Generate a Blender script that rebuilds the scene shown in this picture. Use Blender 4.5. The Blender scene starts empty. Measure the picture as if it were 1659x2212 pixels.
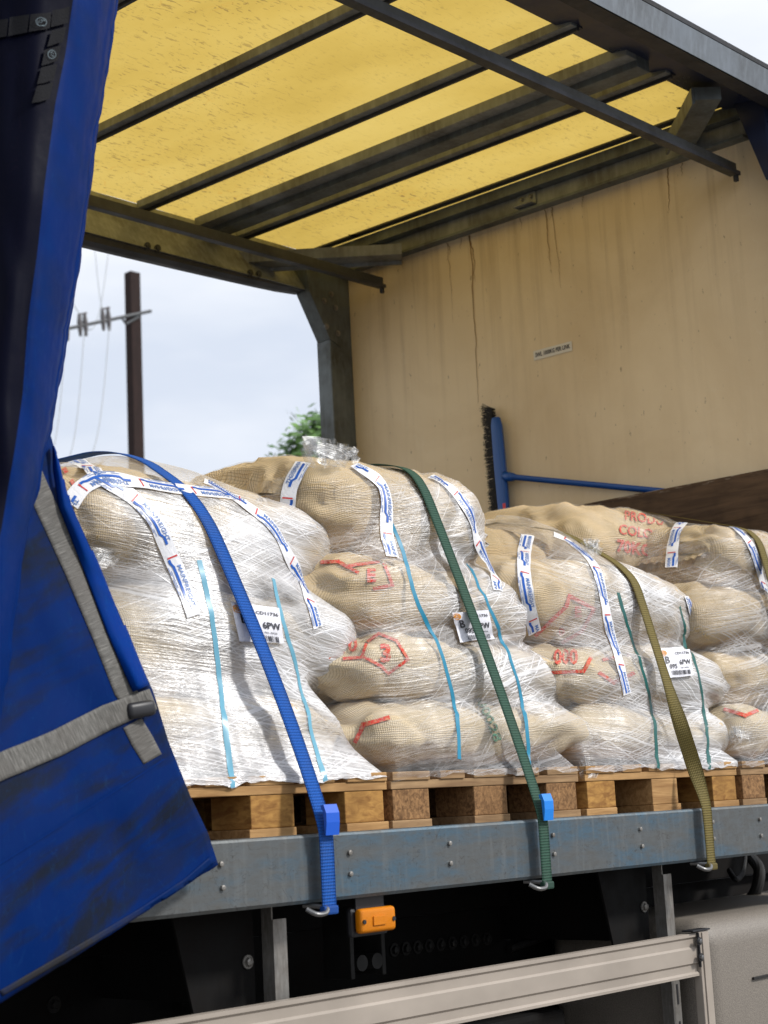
import bpy, bmesh, math, random
import numpy as np
from mathutils import Vector, Matrix, noise
from mathutils.bvhtree import BVHTree
random.seed(7)
S = bpy.context.scene
COL = S.collection
H = 1.40                      # eye height; all heights below are given relative to the eye and shifted by H
# ---------------------------------------------------------------- camera
VX = (4229 - 829.5, 1565 - 1106.0); VY = (-3250 - 829.5, 1955 - 1106.0)
F = math.sqrt(-(VX[0]*VY[0] + VX[1]*VY[1]))
ax = np.array([VX[0], VX[1], F]); ax /= np.linalg.norm(ax)
ay = np.array([VY[0], VY[1], F]); ay /= np.linalg.norm(ay)
az = np.cross(ax, ay)
if az[1] > 0: az = -az
R = np.stack([ax, ay, az]); U_, _, V_ = np.linalg.svd(R); R = U_ @ V_
cam = bpy.data.cameras.new('camera'); camo = bpy.data.objects.new('camera', cam); COL.objects.link(camo)
M = Matrix([[R[0,0], -R[0,1], -R[0,2], 0], [R[1,0], -R[1,1], -R[1,2], 0], [R[2,0], -R[2,1], -R[2,2], H], [0,0,0,1]])
camo.matrix_world = M
cam.sensor_fit = 'HORIZONTAL'; cam.sensor_width = 24.0; cam.lens = 24.0*F/1659.0
cam.clip_end = 2000; cam.clip_start = 0.05
cam.dof.use_dof = True; cam.dof.focus_distance = 4.9; cam.dof.aperture_fstop = 4.8
S.camera = camo
# ---------------------------------------------------------------- light
SUN_EL, SUN_DIR = 40.0, Vector((-0.50, 0.72, 0))     # horizontal travel direction of the light
w = bpy.data.worlds.new("World"); S.world = w; w.use_nodes = True
wn = w.node_tree.nodes; wl = w.node_tree.links; wn.clear()
wo = wn.new('ShaderNodeOutputWorld'); bg = wn.new('ShaderNodeBackground')
sky = wn.new('ShaderNodeTexSky'); sky.sky_type = 'NISHITA'; sky.sun_disc = False
sky.sun_elevation = math.radians(SUN_EL)
src = -SUN_DIR
sky.sun_rotation = math.atan2(src.x, src.y)
tc = wn.new('ShaderNodeTexCoord'); mp = wn.new('ShaderNodeMapping'); mp.inputs['Scale'].default_value = (1.6, 1.6, 5.0)
nz = wn.new('ShaderNodeTexNoise'); nz.inputs['Scale'].default_value = 1.7; nz.inputs['Detail'].default_value = 5
nz.inputs['Roughness'].default_value = .5
cr = wn.new('ShaderNodeValToRGB')
cr.color_ramp.elements[0].position = .38; cr.color_ramp.elements[0].color = (7.6, 8.3, 9.6, 1)
cr.color_ramp.elements[1].position = .60; cr.color_ramp.elements[1].color = (10.4, 10.7, 11.3, 1)
mx = wn.new('ShaderNodeMix'); mx.data_type = 'RGBA'; mx.inputs['Factor'].default_value = .93
wl.new(tc.outputs['Generated'], mp.inputs['Vector']); wl.new(mp.outputs[0], nz.inputs['Vector'])
wl.new(nz.outputs['Fac'], cr.inputs[0]); wl.new(sky.outputs[0], mx.inputs['A']); wl.new(cr.outputs[0], mx.inputs['B'])
wl.new(mx.outputs['Result'], bg.inputs['Color']); bg.inputs['Strength'].default_value = 0.10
wl.new(bg.outputs[0], wo.inputs[0])
sl = bpy.data.lights.new('sun', 'SUN'); sl.energy = 3.3; sl.angle = math.radians(7); sl.color = (1, .97, .93)
so = bpy.data.objects.new('sun', sl); COL.objects.link(so)
d = SUN_DIR.normalized()*math.cos(math.radians(SUN_EL)) + Vector((0,0,-math.sin(math.radians(SUN_EL))))
so.rotation_euler = d.to_track_quat('-Z', 'Y').to_euler(); so.location = (0, 0, 20)
S.view_settings.view_transform = 'Standard'; S.view_settings.look = 'None'
S.view_settings.exposure = 0.0; S.view_settings.gamma = 1.0
S.cycles.use_denoising = True
S.cycles.max_bounces = 8; S.cycles.transparent_max_bounces = 12; S.cycles.caustics_reflective = False; S.cycles.caustics_refractive = False
# ---------------------------------------------------------------- measuring helpers
def ray(u, v):
    c = np.array([u - 829.5, v - 1106.0, F]); r = R @ c
    return Vector(r)
def onY(u, v, y): r = ray(u, v); return r*(y/r.y) + Vector((0,0,H))
def onX(u, v, x): r = ray(u, v); return r*(x/r.x) + Vector((0,0,H))
def onZ(u, v, z): r = ray(u, v); return r*(z/r.z) + Vector((0,0,H))
EYE = Vector((0,0,H))
# ---------------------------------------------------------------- materials
def mat(name, base=(.5,.5,.5), rough=.6, metal=0.0, spec=.5):
    m = bpy.data.materials.new(name); m.use_nodes = True
    b = m.node_tree.nodes['Principled BSDF']
    b.inputs['Base Color'].default_value = (*base, 1); b.inputs['Roughness'].default_value = rough
    b.inputs['Metallic'].default_value = metal; b.inputs['Specular IOR Level'].default_value = spec
    return m
class N:
    def __init__(s, m): s.m = m; s.t = m.node_tree; s.n = s.t.nodes; s.l = s.t.links; s.b = s.n.get('Principled BSDF')
    def link(s, a, b): s.l.new(a, b)
    def coord(s, kind='Object', scale=(1,1,1), rot=(0,0,0)):
        c = s.n.new('ShaderNodeTexCoord'); p = s.n.new('ShaderNodeMapping')
        p.inputs['Scale'].default_value = scale; p.inputs['Rotation'].default_value = rot
        s.l.new(c.outputs[kind], p.inputs[0]); return p.outputs[0]
    def noise(s, vec, scale=5, detail=4, rough=.5, dist=0):
        n = s.n.new('ShaderNodeTexNoise'); n.inputs['Scale'].default_value = scale; n.inputs['Detail'].default_value = detail
        n.inputs['Roughness'].default_value = rough; n.inputs['Distortion'].default_value = dist
        s.l.new(vec, n.inputs['Vector']); return n.outputs['Fac']
    def ramp(s, fac, stops):
        r = s.n.new('ShaderNodeValToRGB'); e = r.color_ramp.elements
        while len(e) < len(stops): e.new(.5)
        for i, (p, c) in enumerate(stops):
            e[i].position = p; e[i].color = (*c, 1) if isinstance(c, tuple) else (c, c, c, 1)
        s.l.new(fac, r.inputs[0]); return r.outputs[0]
    def mix(s, f, a, b, mode='MIX'):
        m = s.n.new('ShaderNodeMix'); m.data_type = 'RGBA'; m.blend_type = mode
        for k, v in (('Factor', f), ('A', a), ('B', b)):
            if isinstance(v, (int, float)):
                m.inputs[k].default_value = v if k == 'Factor' else (v, v, v, 1)
            elif isinstance(v, tuple): m.inputs[k].default_value = (*v, 1)
            else: s.l.new(v, m.inputs[k])
        return m.outputs['Result']
    def math(s, op, a, b=0.0, c=None, clamp=False):
        m = s.n.new('ShaderNodeMath'); m.operation = op; m.use_clamp = clamp
        for i, v in enumerate((a, b) if c is None else (a, b, c)):
            if isinstance(v, (int, float)): m.inputs[i].default_value = v
            else: s.l.new(v, m.inputs[i])
        return m.outputs[0]
    def bump(s, h, strength=.3, dist=.01, target=None):
        b = s.n.new('ShaderNodeBump'); b.inputs['Strength'].default_value = strength; b.inputs['Distance'].default_value = dist
        s.l.new(h, b.inputs['Height'])
        if target is None: s.l.new(b.outputs[0], s.b.inputs['Normal'])
        return b.outputs[0]
    def base(s, c): s.l.new(c, s.b.inputs['Base Color'])
    def sep(s, v):
        x = s.n.new('ShaderNodeSeparateXYZ'); s.l.new(v, x.inputs[0]); return x.outputs

def burlap(name, tint=(.56,.40,.20)):
    m = mat(name, tint, .9, spec=.15); k = N(m)
    uv = k.coord('UV')
    wob = k.noise(uv, 22, 3)
    x, y, _ = k.sep(uv)
    def thread(c, per):
        p = k.math('MULTIPLY', c, 2*math.pi/per)
        p = k.math('ADD', p, k.math('MULTIPLY', wob, 5.0))
        return k.math('ABSOLUTE', k.math('SINE', p))
    tx = thread(x, .0105); ty = thread(y, .0105)
    wv = k.math('MULTIPLY', tx, ty)
    wv2 = k.math('POWER', wv, .55)
    dirt = k.noise(k.coord('Object'), 4.5, 5)
    fib = k.noise(k.coord('UV', (60, 420, 1)), 1.0, 3)
    c1 = k.mix(k.ramp(wv2, [(.15, 0.0), (.62, 1.0)]), (tint[0]*.48, tint[1]*.43, tint[2]*.36), tint)
    c2 = k.mix(k.ramp(dirt, [(.3, 0.0), (.7, .5)]), c1, (tint[0]*1.25, tint[1]*1.25, tint[2]*1.45))
    c3 = k.mix(k.math('MULTIPLY', k.ramp(fib, [(.5, 0.0), (.8, 1.0)]), .35), c2, (.78, .66, .45))
    k.base(c3)
    h = k.math('ADD', wv2, k.math('MULTIPLY', k.noise(k.coord('Object'), 30, 4), .8))
    k.bump(h, .6, .004)
    return m

def wood(name, c1, c2, sc=(3, 40, 40), rough=.8):
    m = mat(name, c1, rough, spec=.25); k = N(m)
    g = k.noise(k.coord('Object', sc), 1.6, 6, .6, .6)
    big = k.noise(k.coord('Object'), 9, 3)
    c = k.mix(k.ramp(g, [(.35, 0.0), (.65, 1.0)]), c1, c2)
    c = k.mix(k.ramp(big, [(.45, 0.0), (.75, .6)]), c, (c1[0]*.45, c1[1]*.42, c1[2]*.4))
    k.base(c); k.bump(g, .4, .003); return m

def steel(name, c=(.30,.32,.33), rough=.5, metal=.55, stain=(.10,.09,.08), sc=5):
    m = mat(name, c, rough, metal); k = N(m)
    a = k.noise(k.coord('Object', (1, 1, 1)), sc, 6, .65); b = k.noise(k.coord('Object', (2, 2, .4)), sc*5, 4)
    cc = k.mix(k.ramp(a, [(.38, 0.0), (.7, 1.0)]), c, stain)
    cc = k.mix(k.math('MULTIPLY', k.ramp(b, [(.45, 0.0), (.7, 1.0)]), .35), cc, (c[0]*1.5, c[1]*1.5, c[2]*1.5))
    k.base(cc)
    k.link(k.ramp(a, [(.3, rough*.7), (.7, min(1, rough*1.4))]), k.b.inputs['Roughness'])
    k.bump(b, .12, .002); return m

def galv():
    m = mat('galvanised rail', (.33,.36,.37), .45, .6); k = N(m)
    a = k.noise(k.coord('Object', (1.1, 1, 5)), 2.3, 5, .55)
    b = k.noise(k.coord('Object', (9, 9, 30)), 2, 5, .7)
    s = k.noise(k.coord('Object', (30, 9, 3)), 2, 4)
    ln = k.noise(k.coord('Object', (2.2, 2, 3)), 5, 2, .5, 2.5)
    c = k.mix(k.ramp(a, [(.44, 0.0), (.60, 1.0)]), (.13, .142, .146), (.085, .145, .195))
    c = k.mix(k.ramp(b, [(.4, 0.0), (.75, .8)]), c, (.10, .095, .085))
    c = k.mix(k.ramp(s, [(.52, 0.0), (.72, .4)]), c, (.20, .21, .21))
    c = k.mix(k.ramp(ln, [(.492, 0.0), (.5, .7), (.508, 0.0)]), c, (.05, .045, .04))
    k.base(c); k.link(k.ramp(b, [(.3, .38), (.7, .62)]), k.b.inputs['Roughness']); k.bump(b, .15, .002); return m

def film(name, base=.10, amp=.75, seed=0.0, tilt=0.1):
    m = bpy.data.materials.new(name); m.use_nodes = True; k = N(m); k.n.clear()
    out = k.n.new('ShaderNodeOutputMaterial')
    def streak(rot, sx, sy, lo, hi, off):
        p = k.n.new('ShaderNodeMapping'); k.link(warp, p.inputs[0]); p.inputs['Rotation'].default_value = (0, 0, rot)
        q = k.n.new('ShaderNodeMapping'); k.link(p.outputs[0], q.inputs[0]); q.inputs['Scale'].default_value = (sx, sy, 1); q.inputs['Location'].default_value = (off, off*1.7, seed)
        n = k.noise(q.outputs[0], 1.0, 2, .5, .1); return k.ramp(n, [(lo, 0.0), (hi, 1.0)])
    uv0 = k.coord('UV'); w0 = k.noise(k.coord('UV', (1.3, 4.5, 1)), 1.0, 2); w1_ = k.noise(k.coord('UV', (3.1, 9, 1)), 1.0, 2)
    cx_ = k.n.new('ShaderNodeCombineXYZ'); k.link(k.math('ADD', k.math('MULTIPLY', w0, .06), k.math('MULTIPLY', w1_, .018)), cx_.inputs[1])
    va = k.n.new('ShaderNodeVectorMath'); k.link(uv0, va.inputs[0]); k.link(cx_.outputs[0], va.inputs[1]); warp = va.outputs[0]
    s1 = streak(tilt, 1.2, 210, .48, .60, 0 + seed)
    s2 = streak(-tilt*1.6, 1.0, 170, .54, .63, 3 + seed)
    s3 = streak(tilt*3.0, .8, 165, .60, .66, 8 + seed)
    patch = k.ramp(k.noise(k.coord('UV', (2.2, 5, 1)), 1.3, 3), [(.33, .12), (.62, 1.0)])
    patch2 = k.ramp(k.noise(k.coord('UV', (1.0, 9, 1), (0,0,tilt)), 1.7, 4), [(.4, .25), (.62, 1.0)])
    s = k.math('MAXIMUM', s1, k.math('MULTIPLY', s2, .9))
    s = k.math('MULTIPLY', s, patch2)
    s = k.math('MAXIMUM', s, k.math('MULTIPLY', s3, .8))
    at = k.n.new('ShaderNodeAttribute'); at.attribute_name = 'wraps'; wr = at.outputs['Fac']
    lay = k.math('MULTIPLY', patch, wr)
    op = k.math('ADD', k.math('MULTIPLY', k.math('MULTIPLY', s, amp), k.math('ADD', .07, lay)), k.math('MULTIPLY', lay, base), clamp=True)
    fine = streak(tilt*.4, 2.5, 230, .3, .7, 11 + seed)
    crump = k.noise(k.coord('Object'), 14, 3, .6, 1.2)
    h = k.math('ADD', k.math('MULTIPLY', s, .6), k.math('ADD', k.math('MULTIPLY', fine, .7), k.math('MULTIPLY', crump, .8)))
    nrm = k.bump(h, .42, .005, target=1)
    tr = k.n.new('ShaderNodeBsdfTransparent'); tr.inputs[0].default_value = (.97, .975, .98, 1)
    df = k.n.new('ShaderNodeBsdfDiffuse'); df.inputs[0].default_value = (.93, .93, .95, 1)
    tl = k.n.new('ShaderNodeBsdfTranslucent'); tl.inputs[0].default_value = (.9, .9, .92, 1)
    gl = k.n.new('ShaderNodeBsdfGlossy'); gl.inputs['Roughness'].default_value = .38; gl.inputs[0].default_value = (1, 1, 1, 1)
    for q in (df, tl, gl): k.link(nrm, q.inputs['Normal'])
    w1 = k.n.new('ShaderNodeMixShader'); w1.inputs[0].default_value = .28; k.link(df.outputs[0], w1.inputs[1]); k.link(tl.outputs[0], w1.inputs[2])
    w2 = k.n.new('ShaderNodeMixShader'); k.link(op, w2.inputs[0]); k.link(tr.outputs[0], w2.inputs[1]); k.link(w1.outputs[0], w2.inputs[2])
    lw = k.n.new('ShaderNodeLayerWeight'); lw.inputs[0].default_value = .35; k.link(nrm, lw.inputs['Normal'])
    g = k.math('MULTIPLY', k.math('MULTIPLY_ADD', lw.outputs['Fresnel'], .45, k.math('MULTIPLY_ADD', fine, .15, k.math('MULTIPLY', lay, .11))), k.math('MULTIPLY_ADD', wr, .85, .12, clamp=True), clamp=True)
    w3 = k.n.new('ShaderNodeMixShader'); k.link(g, w3.inputs[0]); k.link(w2.outputs[0], w3.inputs[1]); k.link(gl.outputs[0], w3.inputs[2])
    k.link(w3.outputs[0], out.inputs[0]); return m

def webbing(name, c, per=.0075):
    m = mat(name, c, .7, spec=.3); k = N(m)
    x, y, _ = k.sep(k.coord('UV'))
    a = k.math('ABSOLUTE', k.math('SINE', k.math('MULTIPLY', x, math.pi/per)))
    b = k.math('ABSOLUTE', k.math('SINE', k.math('MULTIPLY', y, math.pi/.0055)))
    h = k.math('MULTIPLY', k.math('POWER', a, .5), k.math('POWER', b, .4))
    d = k.noise(k.coord('Object'), 14, 4)
    cc = k.mix(k.ramp(h, [(.3, 0.0), (.8, 1.0)]), (c[0]*.55, c[1]*.55, c[2]*.6), c)
    cc = k.mix(k.ramp(d, [(.45, 0.0), (.75, .45)]), cc, (c[0]*.5+.03, c[1]*.5+.03, c[2]*.5+.02))
    k.base(cc); k.bump(h, .6, .003); return m

def curtain_mat(name, c=(.0,.018,.125), dirt=(.004,.014,.05), amount=.4, lo=.47, hi=.66, sc3=(1.2, 1.2, 3.2), rt=(0,0,0)):
    m = mat(name, c, .55, spec=.05); k = N(m)
    pv = k.coord('Object', (1,1,1), rt); qm = k.n.new('ShaderNodeMapping'); k.link(pv, qm.inputs[0]); qm.inputs['Scale'].default_value = sc3
    a = k.noise(qm.outputs[0], 2.1, 5, .6, .4)
    b = k.noise(k.coord('Object'), 16, 6, .7)
    f = k.math('MULTIPLY', k.ramp(a, [(lo, 0.0), (hi, 1.0)]), amount)
    cc = k.mix(f, c, dirt)
    cc = k.mix(k.math('MULTIPLY', k.ramp(b, [(.5, 0.0), (.8, 1.0)]), .25), cc, (c[0]*2, c[1]*2.2, c[2]*1.3))
    sc = k.noise(k.coord('Object', (1, 1, .25)), 22, 3, .5, 1.5)
    cc = k.mix(k.ramp(sc, [(.494, 0.0), (.5, .2), (.506, 0.0)]), cc, (c[0]*4+.01, c[1]*4, c[2]*1.8))
    k.base(cc); k.link(k.ramp(b, [(.3, .45), (.7, .65)]), k.b.inputs['Roughness'])
    cr_ = k.noise(k.coord('Object', (1, 1, .5)), 5, 3, .5, .4)
    k.bump(k.math('ADD', k.math('MULTIPLY', cr_, 2.0), k.math('MULTIPLY', b, .3)), .2, .01); return m

MT = {}
MT['sack1'] = burlap('burlap pale', (.74,.60,.38)); MT['sack2'] = burlap('burlap gold', (.70,.53,.29)); MT['sack3'] = burlap('burlap brown', (.56,.42,.23))
MT['pallet'] = wood('pallet pine', (.52,.31,.13), (.30,.16,.06)); MT['pallet2'] = wood('pallet aged', (.42,.27,.14), (.22,.13,.065))
MT['endgrain'] = wood('pallet block', (.50,.27,.075), (.24,.11,.03), (14, 14, 40))
MT['chip'] = wood('chipboard block', (.38,.21,.09), (.12,.06,.025), (60, 60, 60))
MT['galv'] = galv()
MT['steel'] = steel('body steel', (.055,.058,.055), .5, .3, (.05,.045,.035))
MT['post'] = steel('post grey paint', (.125,.145,.15), .5, .1, (.06,.06,.05))
MT['bowm'] = steel('bow alloy', (.22,.235,.235), .5, .1, (.10,.095,.08))
MT['bowdark'] = steel('bow seal', (.035,.035,.04), .5, .0, (.02,.02,.02))
MT['black'] = steel('chassis black', (.009,.009,.009), .7, .0, (.014,.012,.011))
MT['black'].node_tree.nodes['Principled BSDF'].inputs['Specular IOR Level'].default_value = .08
MT['blackp'] = mat('black rubber', (.015,.015,.018), .45)
MT['cantout'] = steel('cant rail anodised', (.17,.19,.21), .4, .4, (.10,.11,.12))
MT['navy'] = steel('cant rail navy', (.012,.016,.04), .35, .0, (.02,.03,.07))
MT['alu'] = mat('guard painted alloy', (.36,.31,.26), .42); k = N(MT['alu']); nn = k.noise(k.coord('Object', (1.5, 1, 3)), 3, 5); k.base(k.ramp(nn, [(.3, (.32,.275,.23)), (.7, (.40,.345,.29))]))
MT['alud'] = steel('post bare alloy', (.30,.29,.27), .4, .6, (.16,.14,.12), 12)
MT['tank'] = mat('moulded grey plastic', (.30,.265,.22), .55)
k = N(MT['tank']); nn = k.noise(k.coord('Object'), 260, 2); k.bump(nn, .5, .002); k.base(k.ramp(nn, [(.3, (.15,.13,.108)), (.7, (.24,.21,.175))]))
MT['amber'] = mat('amber lens', (.66,.20,.0), .45, spec=.25)
k = N(MT['amber']); x, y, z = k.sep(k.coord('Object')); hh = k.math('MULTIPLY', k.math('SINE', k.math('MULTIPLY', k.math('ADD', x, z), 1600)), k.math('SINE', k.math('MULTIPLY', k.math('SUBTRACT', x, z), 1600))); k.bump(hh, .4, .001)
MT['blue'] = webbing('blue webbing', (.003,.10,.45)); MT['green'] = webbing('green webbing', (.035,.10,.065)); MT['olive'] = webbing('olive webbing', (.20,.155,.04))
MT['bluetab'] = mat('blue tab', (.005,.10,.60), .5); MT['bluetab2'] = mat('bright blue tab', (.005,.22,.75), .5)
MT['zinc'] = mat('zinc hook', (.20,.20,.20), .35, .8)
MT['pet'] = mat('green strapping plastic', (.004,.10,.09), .3)
MT['petb'] = mat('teal strapping plastic', (.01,.22,.36), .3)
MT['petp'] = mat('pale teal strapping plastic', (.13,.37,.50), .3)
MT['tape'] = mat('white tape', (.82,.82,.84), .28); 
k = N(MT['tape']); nn = k.noise(k.coord('Object'), 60, 4, .6, 1.0); k.bump(nn, .5, .004)
MT['tapeblue'] = mat('tape blue ink', (.003,.10,.48), .3); MT['tapered'] = mat('tape red ink', (.6,.02,.02), .4); MT['tapetext'] = mat('tape letter ink', (.08,.18,.45), .4)
MT['paper'] = mat('label paper', (.80,.80,.86), .5)
k = N(MT['paper']); nn = k.noise(k.coord('Object'), 30, 3, .5, 1.5); k.bump(nn, .5, .006)
MT['ink'] = mat('black ink', (.03,.03,.04), .5); MT['inkorange'] = mat('orange ink', (.7,.28,.03), .5)
MT['redink'] = mat('red stencil ink', (.60,.035,.025), .8)
k = N(MT['redink']); nn = k.noise(k.coord('Object'), 180, 2); k.base(k.ramp(nn, [(.40, (.62,.03,.02)), (.66, (.58,.25,.14))]))
MT['greenink'] = mat('green stencil ink', (.03,.22,.13), .8)
k = N(MT['greenink']); nn = k.noise(k.coord('Object'), 180, 2); k.base(k.ramp(nn, [(.42, (.02,.20,.12)), (.66, (.40,.38,.22))]))
MT['curtain'] = curtain_mat('blue pvc curtain'); MT['curtshade'] = curtain_mat('shaded pvc curtain', (.0015,.002,.010), (.003,.004,.010), .3)  # second, near-black copy paints the shade on the curtain's left face
MT['flap'] = curtain_mat('blue pvc flap', (.0,.0155,.105), (.010,.013,.018), .9, .43, .60, (1.0, 1.0, 5.0), (0, math.radians(24), 0))
MT['hem'] = curtain_mat('blue pvc hem', (.0,.028,.20), (.002,.02,.07), .4)
def web_grey():
    m = mat('grey reinforcement webbing', (.30,.29,.27), .8, spec=.2); k = N(m)
    a = k.noise(k.coord('UV', (260, 26, 1)), 1, 4, .6); b = k.noise(k.coord('Object'), 7, 5)
    c = k.ramp(a, [(.3, (.075,.072,.066)), (.55, (.15,.146,.135)), (.75, (.27,.26,.24))])
    c = k.mix(k.ramp(b, [(.4, 0.0), (.7, .6)]), c, (.12, .11, .10)); k.base(c); k.bump(a, .5, .004); return m
MT['webgrey'] = web_grey()
MT['patch'] = mat('dark patch', (.016,.016,.018), .8, spec=.08); k = N(MT['patch']); nn = k.noise(k.coord('Object'), 220, 2); k.bump(nn, .4, .003)
MT['patchring'] = mat('pale print', (.14,.18,.20), .7, spec=.1)
def roofmat():
    m = bpy.data.materials.new('yellow translucent roof'); m.use_nodes = True; k = N(m); k.n.clear()
    out = k.n.new('ShaderNodeOutputMaterial')
    sp = k.noise(k.coord('Object', (18, 60, 1)), 1.3, 3, .65, .8)
    cl = k.noise(k.coord('Object'), .9, 3)
    lo = k.ramp(sp, [(.585, 0.0), (.63, 1.0)])
    den = k.ramp(cl, [(.35, .15), (.65, 1.0)])
    f = k.math('MULTIPLY', k.math('MULTIPLY', lo, den), .8)
    tone = k.ramp(k.noise(k.coord('Object', (1, .6, 1)), 1.3, 5, .6), [(.28, (.46,.31,.062)), (.5, (.56,.39,.09)), (.72, (.64,.47,.13))])
    c = k.mix(f, tone, (.20, .13, .05))
    rs = k.noise(k.coord('Object', (1.5, 1, 1)), 2.1, 3, .5, 3.0)
    rm = k.math('MULTIPLY', k.ramp(rs, [(.493, 0.0), (.5, .35), (.507, 0.0)]), k.ramp(cl, [(.52, 0.0), (.62, 1.0)]))
    c = k.mix(rm, c, (.55, .22, .02))
    tl = k.n.new('ShaderNodeBsdfTranslucent'); df = k.n.new('ShaderNodeBsdfDiffuse'); k.link(c, tl.inputs[0])
    k.link(c, df.inputs[0])
    ms = k.n.new('ShaderNodeMixShader'); ms.inputs[0].default_value = .22; k.link(tl.outputs[0], ms.inputs[1]); k.link(df.outputs[0], ms.inputs[2])
    k.link(ms.outputs[0], out.inputs[0]); return m
MT['roof'] = roofmat()
def wallmat():
    m = mat('cream headboard panel', (.66,.52,.34), .55, spec=.35); k = N(m)
    a = k.noise(k.coord('Object', (1, 1, 1)), 1.6, 6, .6, .5)
    dr = k.noise(k.coord('Object', (1, 13, .55)), 1.6, 5, .6)
    _, _, z = k.sep(k.coord('Object'))
    top = k.math('MULTIPLY_ADD', z, 1.1, -3.35, clamp=True)        # drips start under the roof frame
    fl = k.noise(k.coord('Object', (1, 10, 4)), 6, 3, .6)
    sc = k.noise(k.coord('Object', (1, 1, 1)), 1.7, 2, .5, 2.2)
    c = k.mix(k.ramp(a, [(.35, 0.0), (.68, 1.0)]), (.80,.655,.44), (.68,.53,.33))
    c = k.mix(k.math('MULTIPLY', k.ramp(dr, [(.50, 0.0), (.72, 1.0)]), k.math('ADD', .07, k.math('MULTIPLY', top, .34))), c, (.30,.185,.08))
    c = k.mix(k.ramp(fl, [(.69, 0.0), (.73, .6)]), c, (.20,.13,.07))
    c = k.mix(k.ramp(sc, [(.496, 0.0), (.5, .22), (.504, 0.0)]), c, (.80,.70,.52))
    k.base(c); k.bump(a, .08, .01); return m
MT['wall'] = wallmat()
MT['drip'] = mat('dried drip', (.28,.17,.075), .7)
MT['kick'] = wood('worn brown board', (.055,.032,.018), (.12,.072,.04), (40, 2, 22), .7)
k = N(MT['kick'])
_b = k.b.inputs['Base Color'].links[0].from_socket; _x, _y, _z = k.sep(k.coord('Object')); _e = k.math('MULTIPLY_ADD', _z, 52.0, -(1.195+H-.018)*26.0*2, clamp=True)
_n = k.ramp(k.noise(k.coord('Object', (1, 9, 60)), 2.2, 5, .6), [(.54, 0.0), (.6, .75)]); k.base(k.mix(k.math('MULTIPLY', _e, _n), _b, (.36,.31,.25)))
MT['stickr'] = mat('white sticker', (.72,.68,.60), .5)
MT['broomblue'] = mat('blue broom plastic', (.004,.07,.30), .35); MT['bristle'] = mat('black bristle', (.02,.018,.016), .8)
MT['deck'] = wood('deck ply', (.10,.065,.04), (.06,.04,.025))
MT['ground'] = mat('yard concrete', (.24,.23,.21), .9)
k = N(MT['ground']); nn = k.noise(k.coord('Object'), .7, 8, .6); k.base(k.ramp(nn, [(.3, (.11,.105,.10)), (.7, (.19,.18,.165))])); k.bump(k.noise(k.coord('Object'), 60, 4), .4, .01)
MT['polew'] = wood('dark pole timber', (.032,.016,.013), (.02,.011,.01), (20, 20, 1.5))
MT['leaf'] = mat('leaf green', (.07,.16,.035), .55); k = N(MT['leaf']); nn = k.noise(k.coord('Object'), 2.2, 3); k.base(k.ramp(nn, [(.35, (.045,.12,.02)), (.65, (.17,.32,.07))]))
MT['leaf'].node_tree.nodes['Principled BSDF'].inputs['Transmission Weight'].default_value = 0
MT['bark'] = wood('bark', (.10,.075,.05), (.05,.035,.025), (20,20,2))
MT['wire'] = mat('wire', (.35,.37,.38), .5); MT['arm'] = mat('grey crossarm steel', (.07,.075,.08), .6)
MT['insul'] = mat('insulator', (.12,.11,.11), .3)
MT['plastic'] = film('loose film scrap', .18, .9, 5.0, .5)
# ---------------------------------------------------------------- object helpers
def tag(o, label=None, cat=None, group=None, kind=None):
    if label: o['label'] = label
    if cat: o['category'] = cat
    if group: o['group'] = group
    if kind: o['kind'] = kind
    return o
def thing(name, loc, label, cat, group=None):
    o = bpy.data.objects.new(name, None); COL.objects.link(o); o.location = loc; o.empty_display_size = .1
    return tag(o, label, cat, group)
def mesh_obj(name, verts, faces, mats, parent=None, uvs=None, smooth=True, mi=None, attr=None):
    me = bpy.data.meshes.new(name)
    me.from_pydata([tuple(v) for v in verts], [], faces)
    if not isinstance(mats, (list, tuple)): mats = [mats]
    for m in mats: me.materials.append(m)
    if uvs is not None:
        l = me.uv_layers.new(name='UVMap')
        idx = np.zeros(len(me.loops), dtype=np.int32); me.loops.foreach_get('vertex_index', idx)
        l.data.foreach_set('uv', np.asarray(uvs, dtype=np.float32)[idx].ravel())
    if attr is not None:
        a = me.attributes.new('wraps', 'FLOAT', 'POINT'); a.data.foreach_set('value', np.asarray(attr, dtype=np.float32))
    if mi is not None: me.polygons.foreach_set('material_index', mi)
    if smooth: me.polygons.foreach_set('use_smooth', [True]*len(me.polygons))
    me.update()
    o = bpy.data.objects.new(name, me); COL.objects.link(o)
    if parent is not None:
        o.parent = parent; o.matrix_parent_inverse = parent_world(parent).inverted()
    return o
def parent_world(p):
    m = Matrix.Translation(p.location) @ p.rotation_euler.to_matrix().to_4x4()
    if p.parent: m = parent_world(p.parent) @ p.matrix_parent_inverse @ m
    return m
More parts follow.
